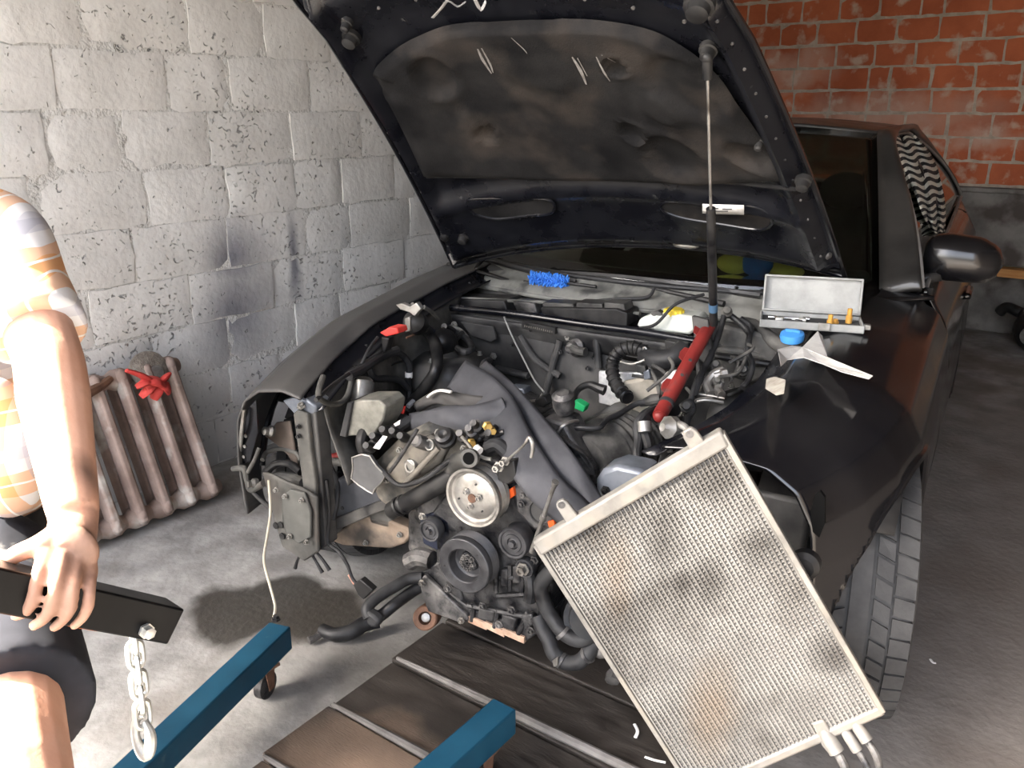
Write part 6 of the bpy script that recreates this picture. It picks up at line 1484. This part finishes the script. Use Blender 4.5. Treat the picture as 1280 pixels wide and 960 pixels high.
# left arm (right in the picture)
body.tube([lerp(sh_l, PL(0, 0, sh_l.z), .3), sh_l, lerp(sh_l, el_l, .5), el_l, lerp(el_l, wr_l, .3), lerp(el_l, wr_l, .7), wr_l], [.065, .062, .052, .046, .047, .038, .031], n=18)
body.tube([lerp(el_l, wr_l, .85), wr_l, GD(90, 668, 1.07), GD(88, 690, 1.052)], [.033, .030, .030, .026], n=16, flat=.75)
body.tube([lerp(sh_r, PL(0, 0, sh_r.z), .3), sh_r, lerp(sh_r, el_r, .5), el_r, lerp(el_r, wr_r, .3), wr_r, wr_r - Z3 * .05, wr_r - Z3 * .09], [.065, .06, .05, .044, .043, .028, .036, .03], n=16)
for k in range(4): body.tube([wr_r - Z3 * .08 + Fh * (k * .018 - .027), wr_r - Z3 * .125 + Fh * (k * .019 - .028), wr_r - Z3 * .165 + Fh * (k * .018 - .028) + PX * .015], [.0095, .009, .007], n=8)
body.tube([wr_r - Z3 * .03 - Fh * .03, wr_r - Z3 * .07 - Fh * .055, wr_r - Z3 * .1 - Fh * .06], [.013, .011, .008], n=8)
# hand over the boom: palm, four fingers, thumb
kn_px = [(54, 702), (75, 708), (94, 714), (112, 720)]
kd = [1.032, 1.034, 1.045, 1.06]
K = [GD(x, y, d) for (x, y), d in zip(kn_px, kd)]
hb = [GD(82, 660, 1.075), GD(88, 662, 1.075), GD(95, 664, 1.078), GD(102, 664, 1.082)]
for a, b2 in zip(hb, K): body.tube([lerp(wr_l, a, .4), a, lerp(a, b2, .5), b2], [.02, .016, .0135, .0105], n=12)
body.ball(lerp(lerp(hb[1], K[1], .5), lerp(hb[2], K[2], .5), .5), (.037, .015, .036), 16, 10, (PX, Fh, Z3))
fing = [[(54, 702, 1.032), (47, 722, 1.018), (42, 748, 1.014), (32, 764, 1.02), (20, 770, 1.03)],
        [(75, 708, 1.034), (70, 732, 1.018), (65, 757, 1.016), (55, 773, 1.022), (42, 782, 1.034)],
        [(94, 714, 1.045), (91, 736, 1.028), (87, 760, 1.027), (79, 774, 1.034), (68, 784, 1.044)],
        [(112, 720, 1.06), (112, 738, 1.044), (110, 757, 1.043), (103, 772, 1.048), (93, 782, 1.056)]]
fr2 = [(.0105, .0085, .0085, .0076, .0064), (.0108, .0087, .0087, .0078, .0066), (.0104, .0084, .0084, .0074, .0064), (.0092, .0075, .0075, .0068, .0058)]
for f_, r_ in zip(fing, fr2):
    P_ = [GD(*q) for q in f_]; body.tube(P_, list(r_), n=12, sub=4); body.ball(P_[-1], r_[-1]); body.ball(P_[2], r_[2] * 1.08)
thumb = [GD(82, 664, 1.07), GD(62, 676, 1.05), GD(42, 684, 1.04), GD(22, 692, 1.035), GD(4, 702, 1.035)]
body.tube(thumb, [.019, .0165, .0125, .0115, .009], n=12, sub=4); body.ball(thumb[-1], .009)
# legs
for hip, kn, ank in ((hip_l, kn_l, ank_l), (hip_r, kn_r, ank_r)):
    body.tube([lerp(hip, pel, .3), hip, lerp(hip, kn, .5), kn, lerp(kn, ank, .3), ank], [.09, .088, .075, .06, .056, .038], n=18)
    body.tube([ank + Fh * .05 - Z3 * .03, ank - Fh * .02 - Z3 * .03, ank - Fh * .13 - Z3 * .045], [.038, .042, .032], n=14)
def remesh(mb, name, m, vox, smooth_it=3, parent=per, loc=pbase):
    o = shift(mb, loc).build(name, m, parent, smooth=0)
    md = o.modifiers.new('remesh', 'REMESH'); md.mode = 'VOXEL'; md.voxel_size = vox; md.use_smooth_shade = True
    sm_ = o.modifiers.new('smooth', 'SMOOTH'); sm_.iterations = smooth_it; sm_.factor = .5
    return o
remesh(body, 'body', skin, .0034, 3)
# nails
nail = mat('finger_nail', (.62, .42, .35), rough=.3)
# shirt
plaid = bpy.data.materials.new('orange_plaid'); plaid.use_nodes = True
n = plaid.node_tree.nodes; L = plaid.node_tree.links; b = n['Principled BSDF']; b.inputs['Roughness'].default_value = .9
tc = n.new('ShaderNodeTexCoord'); mp = n.new('ShaderNodeMapping'); mp.inputs['Rotation'].default_value = (0, 0, -YAW); L.new(tc.outputs['Object'], mp.inputs[0])
nz = n.new('ShaderNodeTexNoise'); nz.inputs['Scale'].default_value = 7; L.new(mp.outputs[0], nz.inputs[0])
wv = n.new('ShaderNodeVectorMath'); wv.operation = 'SCALE'; wv.inputs['Scale'].default_value = .03; L.new(nz.outputs[1], wv.inputs[0])
av = n.new('ShaderNodeVectorMath'); av.operation = 'ADD'; L.new(mp.outputs[0], av.inputs[0]); L.new(wv.outputs[0], av.inputs[1])
sp = n.new('ShaderNodeSeparateXYZ'); L.new(av.outputs[0], sp.inputs[0])
def band(sock, freq, lo, hi, ph=0.0):
    m1 = n.new('ShaderNodeMath'); m1.operation = 'MULTIPLY_ADD'; m1.inputs[1].default_value = freq; m1.inputs[2].default_value = ph; L.new(sock, m1.inputs[0])
    m2 = n.new('ShaderNodeMath'); m2.operation = 'FRACT'; L.new(m1.outputs[0], m2.inputs[0])
    c1 = n.new('ShaderNodeMath'); c1.operation = 'COMPARE'; c1.inputs[1].default_value = (lo + hi) / 2; c1.inputs[2].default_value = (hi - lo) / 2; L.new(m2.outputs[0], c1.inputs[0]); return c1.outputs[0]
def layer(base, fac, colr, amt):
    mu = n.new('ShaderNodeMath'); mu.operation = 'MULTIPLY'; mu.inputs[1].default_value = amt; L.new(fac, mu.inputs[0])
    mx = n.new('ShaderNodeMix'); mx.data_type = 'RGBA'; L.new(mu.outputs[0], mx.inputs[0])
    if base is None: mx.inputs[6].default_value = (.74, .72, .7, 1)
    else: L.new(base, mx.inputs[6])
    mx.inputs[7].default_value = (*colr, 1); return mx.outputs[2]
c_ = layer(None, band(sp.outputs[0], 9, .0, .38), (.72, .3, .06), .62)
c_ = layer(c_, band(sp.outputs[2], 9, .1, .45), (.72, .3, .06), .62)
c_ = layer(c_, band(sp.outputs[0], 9, .55, .72), (.38, .38, .45), .45)
c_ = layer(c_, band(sp.outputs[2], 9, .62, .78), (.38, .38, .45), .45)
c_ = layer(c_, band(sp.outputs[0], 9, .18, .21), (.8, .78, .74), .9)
c_ = layer(c_, band(sp.outputs[2], 9, .27, .30), (.8, .78, .74), .9)
L.new(c_, b.inputs['Base Color'])
bpn = n.new('ShaderNodeBump'); bpn.inputs['Strength'].default_value = .6; bpn.inputs['Distance'].default_value = .03; L.new(nz.outputs[0], bpn.inputs['Height']); L.new(bpn.outputs[0], b.inputs['Normal'])
sh = torso(.022, pel.z + .03, sh_l.z + .04)
sh.tube([PL(0, 0, sh_l.z - .03), lerp(PL(0, 0, sh_l.z - .02), sh_l, .7), sh_l, lerp(sh_l, el_l, .45), lerp(sh_l, el_l, .86)], [.1, .085, .078, .072, .07], n=18)
sh.tube([PL(0, 0, sh_r.z - .03), lerp(PL(0, 0, sh_r.z - .02), sh_r, .7), sh_r, lerp(sh_r, el_r, .45), lerp(sh_r, el_r, .86)], [.1, .085, .078, .072, .07], n=18)
sh.lathe(neck - Z3 * .06, Z3, [(0, .1), (.03, .08), (.06, .075)], 20)
# loose front of the shirt reaching towards the arm
sh.ball(GD(0, 560, 1.32), (.07, .06, .12), 16, 10, (PX, Fh, Z3))
remesh(sh, 'shirt', plaid, .008, 4)
# shorts
shm = mat('dark_patterned_shorts', (.013, .014, .018), (.03, .032, .042), rough=.8, scale=6, c3=(.3, .29, .27), s3=6.5, lo3=.6, hi3=.68)
so2 = MB()
tt = torso(.018, pel.z - .12, pel.z + .06, 6); so2.add(tt.v, tt.f)
so2.tube([lerp(hip_l, pel, .2), hip_l, lerp(hip_l, kn_l, .35), lerp(hip_l, kn_l, .68)], [.115, .12, .115, .112], n=20)
so2.tube([lerp(hip_r, pel, .2), hip_r, lerp(hip_r, kn_r, .4), lerp(hip_r, kn_r, .8)], [.115, .115, .11, .11], n=20)
remesh(so2, 'shorts', shm, .009, 4)
bw = torso(.026, pel.z + .02, pel.z + .055, 3); bw.f = bw.f[:-2]
shift(bw, pbase).build('belt', M['black_plastic'], per, smooth=60)
hair = MB().ball(head + Z3 * .045 + Fh * .015, (.086, .1, .105), 22, 12, (PX, Fh, Z3)); remesh(hair, 'hair', mat('dark_hair', (.02, .015, .012), rough=.7), .012)
for sg in (-1, 1): shift(MB().ball(head - Fh * .088 + PX * .03 * sg + Z3 * .02, (.012, .009, .009), 10, 8, (PX, Fh, Z3)), pbase).build('eye', M['white'], per)
for ank in (ank_l, ank_r):
    s4 = MB().tube([ank + Fh * .06 - Z3 * .038, ank - Fh * .03 - Z3 * .036, ank - Fh * .16 - Z3 * .042], [.032, .034, .028], n=14); remesh(s4, 'shoe', M['rubber'], .01)
